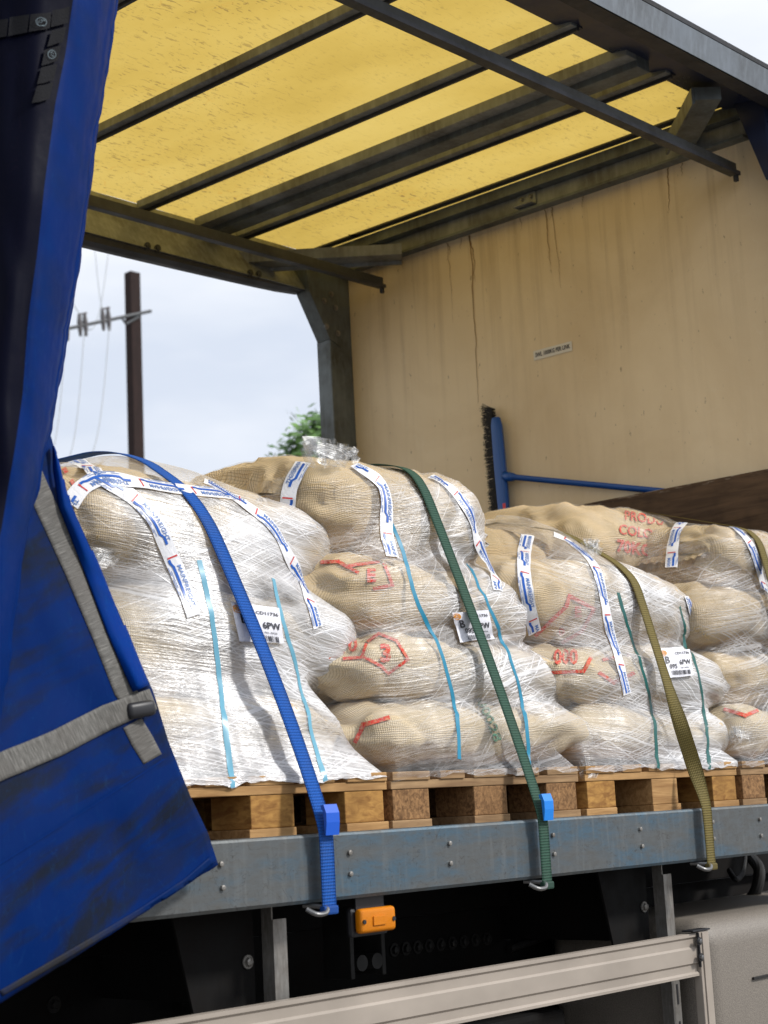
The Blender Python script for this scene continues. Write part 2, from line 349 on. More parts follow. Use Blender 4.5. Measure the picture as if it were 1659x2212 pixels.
class B:
    """collects boxes, prisms and tubes into one mesh (world coordinates)"""
    def __init__(s): s.v = []; s.f = []; s.mi = []
    def add(s, vs, fs, mi=0):
        o = len(s.v); s.v += [Vector(v) for v in vs]; s.f += [tuple(i+o for i in f) for f in fs]; s.mi += [mi]*len(fs); return s
    def box(s, a, b, bev=.0, mi=0, rot=None, c=None):
        bm = bmesh.new(); bmesh.ops.create_cube(bm, size=1)
        sx, sy, sz = (abs(b[i]-a[i]) for i in range(3)); ce = Vector([(a[i]+b[i])/2 for i in range(3)])
        bmesh.ops.scale(bm, vec=(sx, sy, sz), verts=bm.verts)
        if bev > 0: bmesh.ops.bevel(bm, geom=list(bm.edges), offset=min(bev, .45*min(sx, sy, sz)), segments=2, affect='EDGES', profile=.6)
        if rot is not None: bmesh.ops.transform(bm, matrix=rot, verts=bm.verts)
        bm.verts.ensure_lookup_table()
        s.add([v.co + ce for v in bm.verts], [[v.index for v in f.verts] for f in bm.faces], mi); bm.free(); return s
    def tube(s, pts, r, n=10, mi=0, caps=True):
        pts = [Vector(p) for p in pts]; rr = r if isinstance(r, (list, tuple)) else [r]*len(pts)
        vs = []; fs = []; up = None
        for i, p in enumerate(pts):
            t = (pts[min(i+1, len(pts)-1)] - pts[max(i-1, 0)]).normalized()
            if up is None: up = t.orthogonal().normalized()
            up = (up - t*up.dot(t)).normalized(); sd = t.cross(up)
            for j in range(n):
                a = 2*math.pi*j/n; vs.append(p + (up*math.cos(a) + sd*math.sin(a))*rr[i])
        for i in range(len(pts)-1):
            for j in range(n): fs.append((i*n+j, i*n+(j+1) % n, (i+1)*n+(j+1) % n, (i+1)*n+j))
        if caps: fs.append(tuple(range(n))[::-1]); fs.append(tuple(range((len(pts)-1)*n, len(pts)*n)))
        return s.add(vs, fs, mi)
    def prism(s, prof, p0, p1, u, v, mi=0):
        """closed 2-D profile (list of (a,b)) swept from p0 to p1, a along u and b along v"""
        p0, p1, u, v = map(Vector, (p0, p1, u, v)); n = len(prof)
        vs = [p + u*a + v*b for p in (p0, p1) for a, b in prof]
        fs = [(i, (i+1) % n, n+(i+1) % n, n+i) for i in range(n)] + [tuple(range(n))[::-1], tuple(range(n, 2*n))]
        return s.add(vs, fs, mi)
    def obj(s, name, mats, parent=None, smooth=False, bevel=0):
        bm = bmesh.new()
        vs = [bm.verts.new(v) for v in s.v]
        for f, m in zip(s.f, s.mi):
            try: q = bm.faces.new([vs[i] for i in f]); q.material_index = m; q.smooth = smooth
            except ValueError: pass
        bmesh.ops.recalc_face_normals(bm, faces=bm.faces)
        me = bpy.data.meshes.new(name); bm.to_mesh(me); bm.free()
        if not isinstance(mats, (list, tuple)): mats = [mats]
        for m in mats: me.materials.append(m)
        o = bpy.data.objects.new(name, me); COL.objects.link(o)
        if parent is not None: o.parent = parent; o.matrix_parent_inverse = parent_world(parent).inverted()
        if bevel:
            md = o.modifiers.new('bevel', 'BEVEL'); md.width = bevel; md.segments = 2; md.limit_method = 'ANGLE'
        return o
def P(x, y, z): return Vector((x, y, z+H))      # z relative to the eye
def text_mesh(txt, size=1.0, bold=0.0):
    cu = bpy.data.curves.new('t', 'FONT'); cu.body = txt; cu.size = size; cu.resolution_u = 2; cu.offset = bold
    cu.align_x = 'CENTER'; cu.align_y = 'CENTER'
    o = bpy.data.objects.new('t', cu); COL.objects.link(o)
    dg = bpy.context.evaluated_depsgraph_get(); me = bpy.data.meshes.new_from_object(o.evaluated_get(dg))
    bm = bmesh.new(); bm.from_mesh(me); bmesh.ops.triangulate(bm, faces=bm.faces)
    for _ in range(2):
        long = [e for e in bm.edges if e.calc_length() > size*.28]
        if long: bmesh.ops.subdivide_edges(bm, edges=long, cuts=1); bmesh.ops.triangulate(bm, faces=bm.faces)
    bm.verts.ensure_lookup_table()
    vs = [(v.co.x, v.co.y) for v in bm.verts]; fs = [tuple(v.index for v in f.verts) for f in bm.faces]
    bm.free(); COL.objects.unlink(o); bpy.data.objects.remove(o); bpy.data.curves.remove(cu); bpy.data.meshes.remove(me)
    return vs, fs
def quad_strip2d(pts, wd, closed=False, n=6):
    """2-D polyline of width wd as small quads"""
    vs = []; fs = []
    P2 = [np.array(p, float) for p in pts]
    if closed: P2.append(P2[0])
    for a, b in zip(P2[:-1], P2[1:]):
        d_ = b-a; L = np.linalg.norm(d_); t = d_/L; nn_ = np.array([-t[1], t[0]])*wd/2; a = a - t*wd*.4; b = b + t*wd*.4
        o = len(vs)
        for i in range(n+1):
            c = a + (b-a)*i/n; vs += [tuple(c-nn_), tuple(c+nn_)]
        fs += [(o+2*i, o+2*i+2, o+2*i+3, o+2*i+1) for i in range(n)]
    return vs, fs
def bvh_of(*objs):
    vs = []; fs = []
    for o in objs:
        m = parent_world(o.parent) @ o.matrix_parent_inverse if o.parent else Matrix.Identity(4)
        m = m @ Matrix.Translation(o.location)
        k_ = len(vs); vs += [m @ v.co for v in o.data.vertices]; fs += [tuple(i+k_ for i in p.vertices) for p in o.data.polygons]
    return BVHTree.FromPolygons(vs, fs)
def drape_px(shapes, org, ux, uy, bvh, off):
    """2-D shapes (verts in plane units) placed on a surface: plane frame given in picture measure, found on the surface by sight line"""
    V = []; Fs = []; MI = []
    for (vs, fs), mi in shapes:
        o = len(V); last = None; ok = []
        for a, b in vs:
            u = org[0] + ux[0]*a + uy[0]*b; v = org[1] + ux[1]*a + uy[1]*b
            r = ray(u, v).normalized(); hit = bvh.ray_cast(EYE, r)
            if hit[0] is None: V.append(last if last else EYE + r*5); ok.append(False)
            else:
                nrm = hit[1] if hit[1].dot(r) < 0 else -hit[1]
                last = hit[0] + nrm*off - r*off*.5; V.append(last); ok.append(True)
        for f in fs:
            if all(ok[i] for i in f):
                dd = [(V[o+i]-EYE).length for i in f]
                if max(dd)-min(dd) < .08: Fs.append(tuple(i+o for i in f)); MI.append(mi)
    return V, Fs, MI

# ================================================================ SETTING
g = B(); g.add([(-400,-400,0),(400,-400,0),(400,400,0),(-400,400,0)], [(0,1,2,3)])
go = g.obj('ground', MT['ground']); tag(go, 'concrete yard surface under the truck', kind='structure')

# ================================================================ TRUCK
truck = thing('curtainside_truck', (3.2, 4.15, 0), 'curtain-sided truck body with yellow translucent roof and its blue curtain pulled back', 'truck')
XF = 5.78; YN = 2.90; YF = 5.40; X0 = 0.2
# side rail : C section, top lip, face, bottom lip
sr = B()
prof = [(.010,-.055),(.004,-.0575),(0,-.063),(0,-.206),(.006,-.214),(.07,-.214),(.07,-.208),(.010,-.208),(.008,-.204),(.008,-.068),(.032,-.066),(.032,-.056)]
sr.prism(prof, P(X0,YN,0), P(6.6,YN,0), (0,1,0), (0,0,1))
side_rail = sr.obj('side_rail', MT['galv'], truck)
def bolt(p, axis, r=.009, l=.007, n=6, parent=side_rail, m=None, name='rivet', washer=True):
    a = Vector(axis).normalized(); b_ = B()
    if washer: b_.tube([p, p + a*l*.35], r*1.5, 14)
    b_.tube([p, p + a*l, p + a*l*1.15], [r, r*.95, r*.5], n if n > 6 else 6)
    return b_.obj(name, m or MT['alud'], parent)
for u, v in ((476,1867),(480,1918),(754,1842),(756,1888),(970,1822),(972,1865),(1193,1804),(1196,1845),(1382,1791),(1386,1828),(1538,1776),(1541,1812),(1640,1770),(1643,1805)):
    bolt(onY(u, v, YN), (0,-1,0), .0065, .006, 12, side_rail, MT['alud'], washer=False)
b = B(); b.prism(prof, P(X0,YF+.02,0), P(6.6,YF+.02,0), (0,-1,0), (0,0,1)); b.obj('side_rail', MT['galv'], truck)
b = B(); b.box(P(X0, YN+.034, -.10), P(XF+.1, YF-.02, -.0585)); b.obj('deck', MT['deck'], truck)
# headboard wall
b = B(); b.box(P(XF, 3.031, -.068), P(XF+.04, YF-.004, 2.62)); head = b.obj('headboard', MT['wall'], truck)
b = B()
for zz0, zz1, xx in ((-.066, .58, 5.722), (.586, 1.195, 5.72)):
    b.box(P(xx, 3.06, zz0), P(xx+.024, YF-.12, zz1), .004)
kick = b.obj('kick_board', MT['kick'], head)
for yy in (3.3, 4.0, 4.7, 5.2):
    b = B(); b.box(P(5.7465, yy, .9), P(XF-.0015, yy+.05, 1.15)); b.obj('batten', MT['kick'], head)
# drips running down from the roof frame
rs = random.Random(11)
def drip(y, z0, L, wd):
    n = 26; yy = y; vs = []; dv = B()
    for i in range(n+1):
        t = i/n; yy += rs.gauss(0, .0022); ww = wd*(1-.75*t)*(.8+.4*rs.random())
        vs += [P(XF-.0022, yy-ww, z0-L*t), P(XF-.0022, yy+ww, z0-L*t)]
    dv.add(vs, [(2*i, 2*i+1, 2*i+3, 2*i+2) for i in range(n)]); dv.obj('drip_stain', MT['drip'], head)
drip(4.62, 2.53, .78, .0035)
for i in range(12): drip(3.15 + rs.random()*2.1, 2.53, .05 + rs.random()**3*.35, .0012 + rs.random()*.0018)
# sticker with wording
def plaque_on_wall(u0, v0, u1, v1, txt):
    a = onX(u0, v0, XF-.0015); c = onX(u1, v1, XF-.0015); 
    yc = (a.y+c.y)/2; zc = (a.z+c.z)/2; hw = abs(a.y-c.y)/2; hz = .021
    q = B(); q.add([(XF-.003, yc+hw, zc-hz), (XF-.003, yc-hw, zc-hz), (XF-.003, yc-hw, zc+hz), (XF-.003, yc+hw, zc+hz)], [(0,1,2,3)])
    st = q.obj('sticker', MT['stickr'], head)
    vs, fs = text_mesh(txt, 1.0, .02); w_ = max(v[0] for v in vs)-min(v[0] for v in vs); sc = 2*hw*.90/w_
    mesh_obj('lettering', [(XF-.0045, yc - v[0]*sc, zc + v[1]*sc*1.45) for v in vs], fs, MT['ink'], st, smooth=False)
plaque_on_wall(1153, 768, 1236, 748, 'SWL 1000KG PER LINK')
# posts
b = B()
b.box(P(5.63, YF-.02, -.07), P(XF-.001, YF+.07, 2.60), .006)
b.add([P(5.50,YF-.024,2.40), P(5.625,YF-.024,2.19), P(5.70,YF-.024,2.16), P(5.70,YF-.024,2.55), P(5.48,YF-.024,2.55),
       P(5.50,YF+.06,2.40), P(5.625,YF+.06,2.19), P(5.70,YF+.06,2.16), P(5.70,YF+.06,2.55), P(5.48,YF+.06,2.55)],
      [(0,1,2,3,4),(5,6,7,8,9)] + [(i,(i+1)%5,5+(i+1)%5,5+i) for i in range(5)])
post = b.obj('corner_post', MT['post'], truck)
for u, v in ((700,650),(725,665),(705,705),(730,720),(715,635)): bolt(onY(u, v, YF-.026), (0,-1,0), .010, .008, 6, post, MT['alud'], 'bolt')
b = B(); b.box(P(5.70, 2.93, -.07), P(XF+.06, 3.03, 2.65), .006)
b.prism([(3.17,2.68),(3.031,2.68),(3.031,2.30),(3.05,2.30)], P(5.66,0,0), P(5.70,0,0), (0,1,0), (0,0,1)); b.obj('corner_post', MT['navy'], truck)
# roof
ZR = 2.68
b = B(); n = 40
def hole(x, y): return False
vs = []; fs = []
xs = np.linspace(X0, XF+.1, 60); ys = np.linspace(3.20, 5.57, 40)
for x in xs:
    for y in ys: vs.append(P(x, y, ZR + .006*math.sin((x-.3)*4.2)*math.sin((y-3.1)*1.36) + .006*noise.noise((x*1.5, y*1.5, 0))))
for i in range(len(xs)-1):
    for j in range(len(ys)-1):
        x, y = xs[i], ys[j]
        fs.append((i*len(ys)+j, (i+1)*len(ys)+j, (i+1)*len(ys)+j+1, i*len(ys)+j+1))
roof = mesh_obj('roof_sheet', vs, fs, MT['roof'], truck)
# grime tears : irregular dark flecks stuck to the roof sheet
tv = B(); rs = random.Random(5)
for (u, v, r_) in ((762,508,.022),(768,512,.016),(1487,240,.05),(1500,235,.045),(1468,234,.022),(1515,228,.05),(1475,238,.02)):
    c = onZ(u, v, ZR-.012); pts = []
    for j in range(11):
        a = 2*math.pi*j/11; q = r_*(.35+.8*rs.random()); pts.append(c + Vector((math.cos(a)*q*1.1, math.sin(a)*q*.8, 0)))
    tv = B(); tv.add(pts, [tuple(range(11))]); tv.obj('roof_grime', MT['bowdark'], roof)
ZB = 2.63
def bow(x, wide=False):
    q = B()
    if not wide:
        q.box(P(x-.030, 3.16, ZB+.006), P(x+.004, 5.52, ZB+.040), .002, 0)
        q.box(P(x+.005, 3.16, ZB-.006), P(x+.016, 5.52, ZB+.038), .0, 1)
        q.box(P(x+.017, 3.16, ZB+.010), P(x+.038, 5.52, ZB+.040), .0, 1)
    else:
        q.box(P(x-.060, 3.16, ZB-.005), P(x+.004, 5.52, ZB+.038), .002, 0)
        q.box(P(x+.005, 3.16, ZB-.030), P(x+.085, 5.52, ZB+.034), .003, 2)
    return q.obj('roof_bow', [MT['bowm'], MT['bowdark'], MT['post']], truck)
for x in (1.2, 2.0, 2.68, 3.33, 3.97, 4.62): bow(x)
bow(4.985, True); bow(5.21)
# head-of-wall frame
b = B()
b.box(P(XF-.030, 3.17, 2.545), P(XF-.002, 5.50, 2.615), .002, 0)
b.box(P(XF-.052, 3.17, 2.532), P(XF-.002, 5.50, 2.543), .0, 1)
b.box(P(XF-.075, 3.17, 2.617), P(XF-.002, 5.50, 2.665), .0, 1)
b.box(P(XF-.120, 3.17, 2.668), P(XF-.078, 5.50, 2.676), .0, 2)
hf = b.obj('head_frame', [MT['bowm'], MT['post'], MT['bowdark']], truck)
for (u, v) in ((1138, 432),):
    c = onX(u, v, XF-.034); q = B(); q.box(c + Vector((-.003,-.05,-.028)), c + Vector((.003,.05,.028))); q.box(c + Vector((-.04,-.05,-.031)), c + Vector((.003,.05,-.028)))
    br = q.obj('angle_bracket', MT['bowm'], hf)
    for s_ in (-.025, .025): bolt(c + Vector((-.003, s_, .008)), (-1,0,0), .008, .008, 6, hf, MT['zinc'], 'bolt')
# guide bars
def bar(y, x0, x1):
    q = B(); z = 2.385
    q.box(P(x0, y-.004, z), P(x1, y+.028, z+.048), .002, 0); q.box(P(x0, y-.020, z-.006), P(x1, y-.007, z+.010), .001, 1)
    q.box(P(x1-.02, y-.012, z-.03), P(x1-.004, y+.004, z-.0065), .001, 1)
    return q.obj('guide_rail', [MT['steel'], MT['bowdark']], truck)
bar(3.215, X0, 5.73); bar(5.09, X0, 5.70)
# far cant rail
b = B()
b.prism([(5.395,2.412),(5.540,2.668),(5.59,2.668),(5.46,2.412)], P(X0,0,0), P(5.70,0,0), (0,1,0), (0,0,1), 0)
vs = []; n = 40
for i in range(n+1):
    x = X0 + (5.50-X0)*i/n; z = 2.405 - .052*(1-(i/n))**.45*1.0 - .012*math.sin(i/n*math.pi)
    vs += [P(x, 5.405, 2.409), P(x, 5.41, z+.012), P(x, 5.44, z), P(x, 5.47, z), P(x, 5.47, 2.409)]
b.add(vs, [(5*i+j, 5*i+(j+1)%5, 5*i+5+(j+1)%5, 5*i+5+j) for i in range(n) for j in range(5)], 1)
fc = b.obj('cant_rail', [MT['bowm'], MT['bowdark']], truck)
for (u, v) in ((318,532),(340,537),(540,590),(558,593)): bolt(onY(u, v, 5.40), (0,-1,-.2), .012, .010, 6, fc, MT['steel'], 'bolt')
# near cant rail
b = B(); q0, q1 = P(X0,0,0), P(6.2,0,0)
b.prism([(3.225,2.655),(3.225,2.700),(3.00,2.700),(2.985,2.625),(3.06,2.630)], q0, q1, (0,1,0), (0,0,1), 0)
b.prism([(3.055,2.628),(2.984,2.622),(2.975,2.600),(2.962,2.588),(3.03,2.592)], q0, q1, (0,1,0), (0,0,1), 1)
b.prism([(2.958,2.590),(2.945,2.684),(2.998,2.684),(2.982,2.628)], q0, q1, (0,1,0), (0,0,1), 2)
b.prism([(2.944,2.687),(2.940,2.702),(2.998,2.703),(2.998,2.687)], q0, q1, (0,1,0), (0,0,1), 1)
nc = b.obj('cant_rail', [MT['navy'], MT['bowdark'], MT['cantout']], truck)
# corner braces in plan
def brace(u0, v0, u1, v1, z, wd, m, name='corner_gusset'):
    a = onZ(u0, v0, z); c = onZ(u1, v1, z); t = (c-a).normalized(); s_ = Vector((0,0,1)).cross(t)
    q = B(); q.prism([(-wd/2, 0), (wd/2, 0), (wd/2, .05), (-wd/2, .05)], a, c, s_, (0,0,1)); q.prism([(wd/2+.001, -.016), (wd/2+.012, -.016), (wd/2+.012, .05), (wd/2+.001, .05)], a, c, s_, (0,0,1))
    return q.obj(name, m, truck)
brace(510, 575, 868, 556, 2.49, .10, MT['bowm'])
g2 = brace(1530, 215, 1470, 325, 2.56, .10, MT['post'])
# side guard
GZ = -.425
prof = [(0,-.125),(0,-.118),(.006,-.112),(.006,-.092),(0,-.086),(0,-.044),(.006,-.038),(.006,-.016),(0,-.010),(0,0),(.028,0),(.028,-.125)]
prof = [(a-.0, GZ+z) for a, z in prof]
b = B(); b.prism(prof, P(X0, YN, 0), P(4.512, YN, 0), (0,1,0), (0,0,1)); guard = b.obj('side_guard', MT['alu'], truck)
b = B(); b.box(P(4.516, YN-.006, GZ-.85), P(4.572, YN+.022, GZ+.004), .003); b.box(P(4.53, YN-.010, GZ-.85), P(4.538, YN-.0065, GZ+.0))
gp = b.obj('guard_post', MT['alu'], guard)
b = B(); b.box(P(4.48, YN-.01, GZ+.005), P(4.576, YN+.03, GZ+.010), .001); b.box(P(4.511, YN-.009, GZ-.10), P(4.515, YN-.001, GZ)); b.obj('post_cap', MT['blackp'], guard)
for u, v in ((1504,2033),(1508,2068)): 
    p = onY(u+5, v, YN-.012); q = B(); q.tube([p, p+Vector((0,-.004,0))], .0125, 18, 0); q.tube([p+Vector((0,-.004,0)), p+Vector((0,-.009,0)), p+Vector((0,-.010,0))], [.008, .007, .003], 14, 1); q.obj('bolt', [MT['blackp'], MT['zinc']], guard)
# hanging supports for the guard
def hanger(u, v, ytop):
    p = onY(u, v, 3.02); x = p.x; q = B()
    q.prism([(0,0),(.003,0),(.003,-.042),(.03,-.042),(.03,-.046),(0,-.046)], P(x, 3.02, -.222), P(x, 3.02, -1.0), (0,1,0), (-1,0,0)) if False else None
    q.box(P(x-.022, 3.00, -1.0), P(x+.022, 3.004, -.25), .0, 0); q.box(P(x-.022, 3.0045, -1.0), P(x-.018, 3.04, -.22), .0, 0)
    o = q.obj('guard_hanger', MT['alud'], truck)
    for i in range(4): s_ = B(); s_.box(P(x+.002, 2.9985, -.64-.11*i), P(x+.010, 2.9996, -.58-.11*i), .0); s_.obj('slot', MT['blackp'], o)
    bolt(P(x+.006, 2.999, -.45), (0,-1,0), .008, .008, 6, o, MT['alud'], 'bolt')
    # outrigger plate behind it
    w_ = B(); w_.prism([(.0,-.222),(-.25,-.222),(-.19,-.46),(-.02,-.47),(.0,-.45)], P(x-.03, 3.06, 0), P(x-.03, 3.068, 0), (1,0,0), (0,0,1))
    w_.box(P(x-.036, 3.069, -.45), P(x-.028, 3.88, -.222)); oo = w_.obj('outrigger', MT['black'], truck)
    bolt(P(x-.055, 3.058, -.345), (0,-1,0), .011, .012, 6, oo, MT['alud'], 'bolt')
hanger(590, 1960, 0); hanger(1430, 1900, 0)
# chassis beam, sub-frame, bolts and brackets in the dark
b = B(); b.box(P(X0, 3.60, -.34), P(6.4, 3.66, -.110), .004); b.obj('sub_frame', MT['black'], truck)
b = B(); b.prism([(0,-.345),(0,-.62),(.08,-.62),(.08,-.612),(.008,-.612),(.008,-.353),(.08,-.353),(.08,-.345)], P(X0,3.64,0), P(6.4,3.64,0), (0,1,0), (0,0,1)); ch = b.obj('chassis_beam', MT['black'], truck)
b = B(); b.prism([(0,-.345),(0,-.62),(.08,-.62),(.08,-.612),(.008,-.612),(.008,-.353),(.08,-.353),(.08,-.345)], P(X0,4.7,0), P(6.4,4.7,0), (0,-1,0), (0,0,1)); b.obj('chassis_beam', MT['black'], truck)
MT['dkbolt'] = steel('dark bolt', (.018,.017,.016), .6, .2, (.014,.013,.012))
for u, v in ((115,2170),(300,2142),(355,2130),(440,2118),(492,2112),(850,2052),(875,2049),(900,2046),(925,2043),(950,2040),(975,2037),(1000,2034),(1025,2031),(1050,2028),(1095,2018)):
    bolt(onY(u, v, 3.639), (0,-1,0), .014, .016, 6, ch, MT['dkbolt'], 'bolt')
for x in (1.4, 2.6, 3.8, 5.0, 6.0):
    b = B(); b.box(P(x, YN+.08, -.215), P(x+.05, YF-.08, -.111)); b.obj('cross_member', MT['black'], truck)
def bracket(u, v, y=3.5):
    c = onY(u, v, y); q = B()
    q.box(c + Vector((-.07,-.005,-.13)), c + Vector((-.055,.10,.06)), .003); q.box(c + Vector((.055,-.005,-.13)), c + Vector((.07,.10,.03)), .003)
    q.box(c + Vector((-.054,.0,.02)), c + Vector((.054,.10,.035)), .003); q.tube([c + Vector((-.03,-.01,-.09)), c + Vector((-.03,.1,-.09))], .022, 14); q.tube([c + Vector((.03,-.01,-.09)), c + Vector((.03,.1,-.09))], .022, 14)
    q.tube([c+Vector((-.06,-.01,.03)), c+Vector((-.03,-.015,.07)), c+Vector((.03,-.015,.07)), c+Vector((.06,-.01,.03))], .008, 8)
    return q.obj('chassis_bracket', MT['dkbolt'], truck)
bracket(485, 2075); bracket(790, 2005, 3.3); bracket(1240, 2040, 3.6)
# pipes and hoses at right under the deck
q = B()
def arc(pts, n=16):
    pts = [Vector(p) for p in pts]; out = []
    for i in range(len(pts)-1):
        p0 = pts[max(i-1,0)]; p1 = pts[i]; p2 = pts[i+1]; p3 = pts[min(i+2, len(pts)-1)]
        for j in range(n):
            t = j/n; out.append(.5*((2*p1) + (p2-p0)*t + (2*p0-5*p1+4*p2-p3)*t*t + (3*p1-p0-3*p2+p3)*t**3))
    out.append(pts[-1]); return out
q.tube(arc([onY(1620,1850,3.5), onY(1640,1880,3.4), onY(1630,1930,3.4), onY(1600,1960,3.5)]), .022, 12)
q.tube(arc([onY(1575,1880,3.45), onY(1590,1900,3.4), onY(1605,1885,3.45), onY(1612,1850,3.5)]), .010, 10)
q.tube(arc([onY(1100,1990,3.62), onY(1180,1985,3.62), onY(1320,2050,3.6), onY(1400,2040,3.6)]), .012, 10)
q.tube(arc([onY(1100,2050,3.62), onY(1230,2010,3.62), onY(1400,1985,3.6)]), .012, 10)
q.obj('air_hose', MT['dkbolt'], truck)
q = B(); q.box(P(2.2, 3.25, -1.05), P(4.30, 3.58, -.63), .02); q.obj('blocking_box', MT['black'], truck)  # added black box, keeps the bright ground below the guard dark
q = B(); q.box(P(X0, 3.70, -1.10), P(6.3, 4.6, -.66), .02); q.obj('under_tray', MT['black'], truck)
# moulded tank at the right
def rounded_box(a, b_, r, seg=6):
    bm = bmesh.new(); bmesh.ops.create_cube(bm, size=1); sx, sy, sz = (abs(b_[i]-a[i]) for i in range(3)); ce = Vector([(a[i]+b_[i])/2 for i in range(3)])
    bmesh.ops.scale(bm, vec=(sx, sy, sz), verts=bm.verts); bmesh.ops.bevel(bm, geom=list(bm.edges), offset=r, segments=seg, affect='EDGES', profile=.5)
    bm.verts.ensure_lookup_table(); o = ([v.co+ce for v in bm.verts], [tuple(v.index for v in f.verts) for f in bm.faces]); bm.free(); return o
vs, fs = rounded_box(P(4.60, 2.93, -1.10), P(6.3, 3.55, -.395), .085)
tk = mesh_obj('fuel_tank', vs, fs, MT['tank'], truck)
b = B(); b.box(P(4.86, 2.922, -.60), P(5.3, 2.9295, -.592), .001); b.obj('moulding_line', MT['dkbolt'], tk)
# marker lamp
c = onY(806, 1985, 2.925); 
b = B(); b.box(c + Vector((-.055, .004, .02)), c + Vector((.045, .008, .078)), .0); b.box(c + Vector((-.072, .006, -.040)), c + Vector((.060, .026, .030)), .012); lamp = b.obj('marker_lamp', MT['blackp'], truck)
vs, fs = rounded_box(c + Vector((-.064, -.020, -.031)), c + Vector((.064, .005, .028)), .010, 4); lens = mesh_obj('lamp_lens', vs, fs, MT['amber'], lamp)
b = B(); b.box(c + Vector((-.022,-.0235,-.014)), c + Vector((.022,-.0205,.008)), .001); b.obj('lens_window', MT['amber'], lens)
b = B(); 
for s_ in (-.053, .053): b = B(); b.tube([c+Vector((s_, -.0225, -.003)), c+Vector((s_, -.019, -.003))], .0055, 12); b.obj('screw_hole', MT['blackp'], lens)
# wheels under the body, outside the picture, so that the truck stands on the yard
def wheel(x, y):
    q = B(); rr = .48; q.tube([(x,y-.14,rr),(x,y-.13,rr),(x,y+.13,rr),(x,y+.14,rr)], [rr-.05, rr, rr, rr-.05], 40); o = q.obj('wheel', MT['blackp'], truck)
    q = B(); q.tube([(x,y-.15,rr),(x,y-.141,rr)], [.26,.28], 32); q.tube([(x,y-.20,rr),(x,y-.151,rr)], [.07,.09], 20); q.obj('rim', MT['alud'], o)
for x in (1.0, 6.9):
    wheel(x, 3.3); wheel(x, 5.1)
b = B(); b.box(P(6.4, 3.64, -.62), P(7.1, 3.72, -.345)); b.box(P(6.4, 4.62, -.62), P(7.1, 4.70, -.345))
for x in (1.0, 6.9): b.tube([(x, 3.3, .48), (x, 5.1, .48)], .05, 14); b.box((x-.04, 3.64, .48), (x+.04, 3.72, .79)); b.box((x-.04, 4.62, .48), (x+.04, 4.70, .79))
b.obj('axle', MT['black'], truck)
#@@CURTAIN
# ---------------------------------------------------------------- curtain
def lerp_poly(pts, t, key=1):
    for a, c in zip(pts[:-1], pts[1:]):
        if t <= c[key]: k_ = (t-a[key])/(c[key]-a[key]); return a[0] + (c[0]-a[0])*k_
    return pts[-1][0]
RE = [(262,-260),(252,0),(243,55),(232,140),(218,230),(205,300),(196,380),(186,450),(170,560),(150,690),(130,800),(110,925),(80,1070),(62,1170),(28,1470),(0,1650),(-40,1900)]
TE = [(178,-260),(158,0),(140,120),(118,230),(95,400),(78,560),(60,700),(48,850),(25,1000),(0,1150),(-60,1500),(-140,1900)]
rows = list(range(-260, 1901, 18)); vs = []; uvs = []; NC = 56; mi = []
for iv, v in enumerate(rows):
    xr = lerp_poly(RE, v); xt = lerp_poly(TE, v); xl = -190
    for j in range(NC):
        s_ = j/(NC-1)
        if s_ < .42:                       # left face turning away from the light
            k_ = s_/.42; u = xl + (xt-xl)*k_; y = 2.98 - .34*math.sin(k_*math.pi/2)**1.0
        else:                              # the bright roll
            k_ = (s_-.42)/.58; u = xt + (xr-xt)*math.sin(k_*math.pi/2)**.9; y = 2.64 + .30*(1-math.cos(k_*math.pi/2))
        y += .010*noise.noise((u*.03, v*.006, 1.3)) 
        if s_ > .70: y += .016*math.sin(s_*60+v*.004) * min(1, (s_-.7)*6); u += 5*noise.noise((s_*5, v*.012, 4.0)) + 3.5*noise.noise((s_*9, v*.04, 9.0))
        vs.append(onY(u, v, y)); uvs.append((s_*.8, v*.0015))
fs = []
for i in range(len(rows)-1):
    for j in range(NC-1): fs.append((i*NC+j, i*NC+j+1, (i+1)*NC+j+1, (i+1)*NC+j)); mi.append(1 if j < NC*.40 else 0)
curt = mesh_obj('side_curtain', vs, fs, [MT['curtain'], MT['curtshade']], truck, uvs, mi=mi)
sm = curt.modifiers.new('thick', 'SOLIDIFY'); sm.thickness = .004
cb = bvh_of(curt)
# grey reinforcement patches and the two round prints
def px_quad(pts, nx=6, ny=6):
    a, b_, c_, d_ = [np.array(p, float) for p in pts]; vv = []; ff = []
    for i in range(ny+1):
        for j in range(nx+1):
            s_, t = j/nx, i/ny; q = (a*(1-s_)+b_*s_)*(1-t) + (d_*(1-s_)+c_*s_)*t; vv.append(tuple(q))
    for i in range(ny):
        for j in range(nx): ff.append((i*(nx+1)+j, i*(nx+1)+j+1, (i+1)*(nx+1)+j+1, (i+1)*(nx+1)+j))
    return vv, ff
Zp = lambda pts: [(x*500/1580*.5486, y*700/2212*.5486) for x, y in pts]
pq = [[(640,150),(850,100),(825,300),(610,360)],[(385,205),(620,170),(590,370),(365,425)],[(125,245),(370,205),(345,430),(105,480)],[(-200,310),(105,260),(85,480),(-200,540)],
      [(620,400),(800,350),(755,540),(560,600)],[(530,640),(740,580),(695,770),(490,840)],[(490,860),(690,810),(640,1010),(440,1070)],[(440,1090),(635,1040),(585,1245),(385,1305)]]
V = []; Fq = []; MI = []
for q in pq:
    a_, b_, c_ = drape_px([(px_quad(Zp(q)), 0)], (0,0), (1,0), (0,1), cb, .008); o = len(V); V += a_; Fq += [tuple(i+o for i in f) for f in b_]; MI += c_
pt = mesh_obj('reinforcement_patch', V, Fq, MT['patch'], curt)
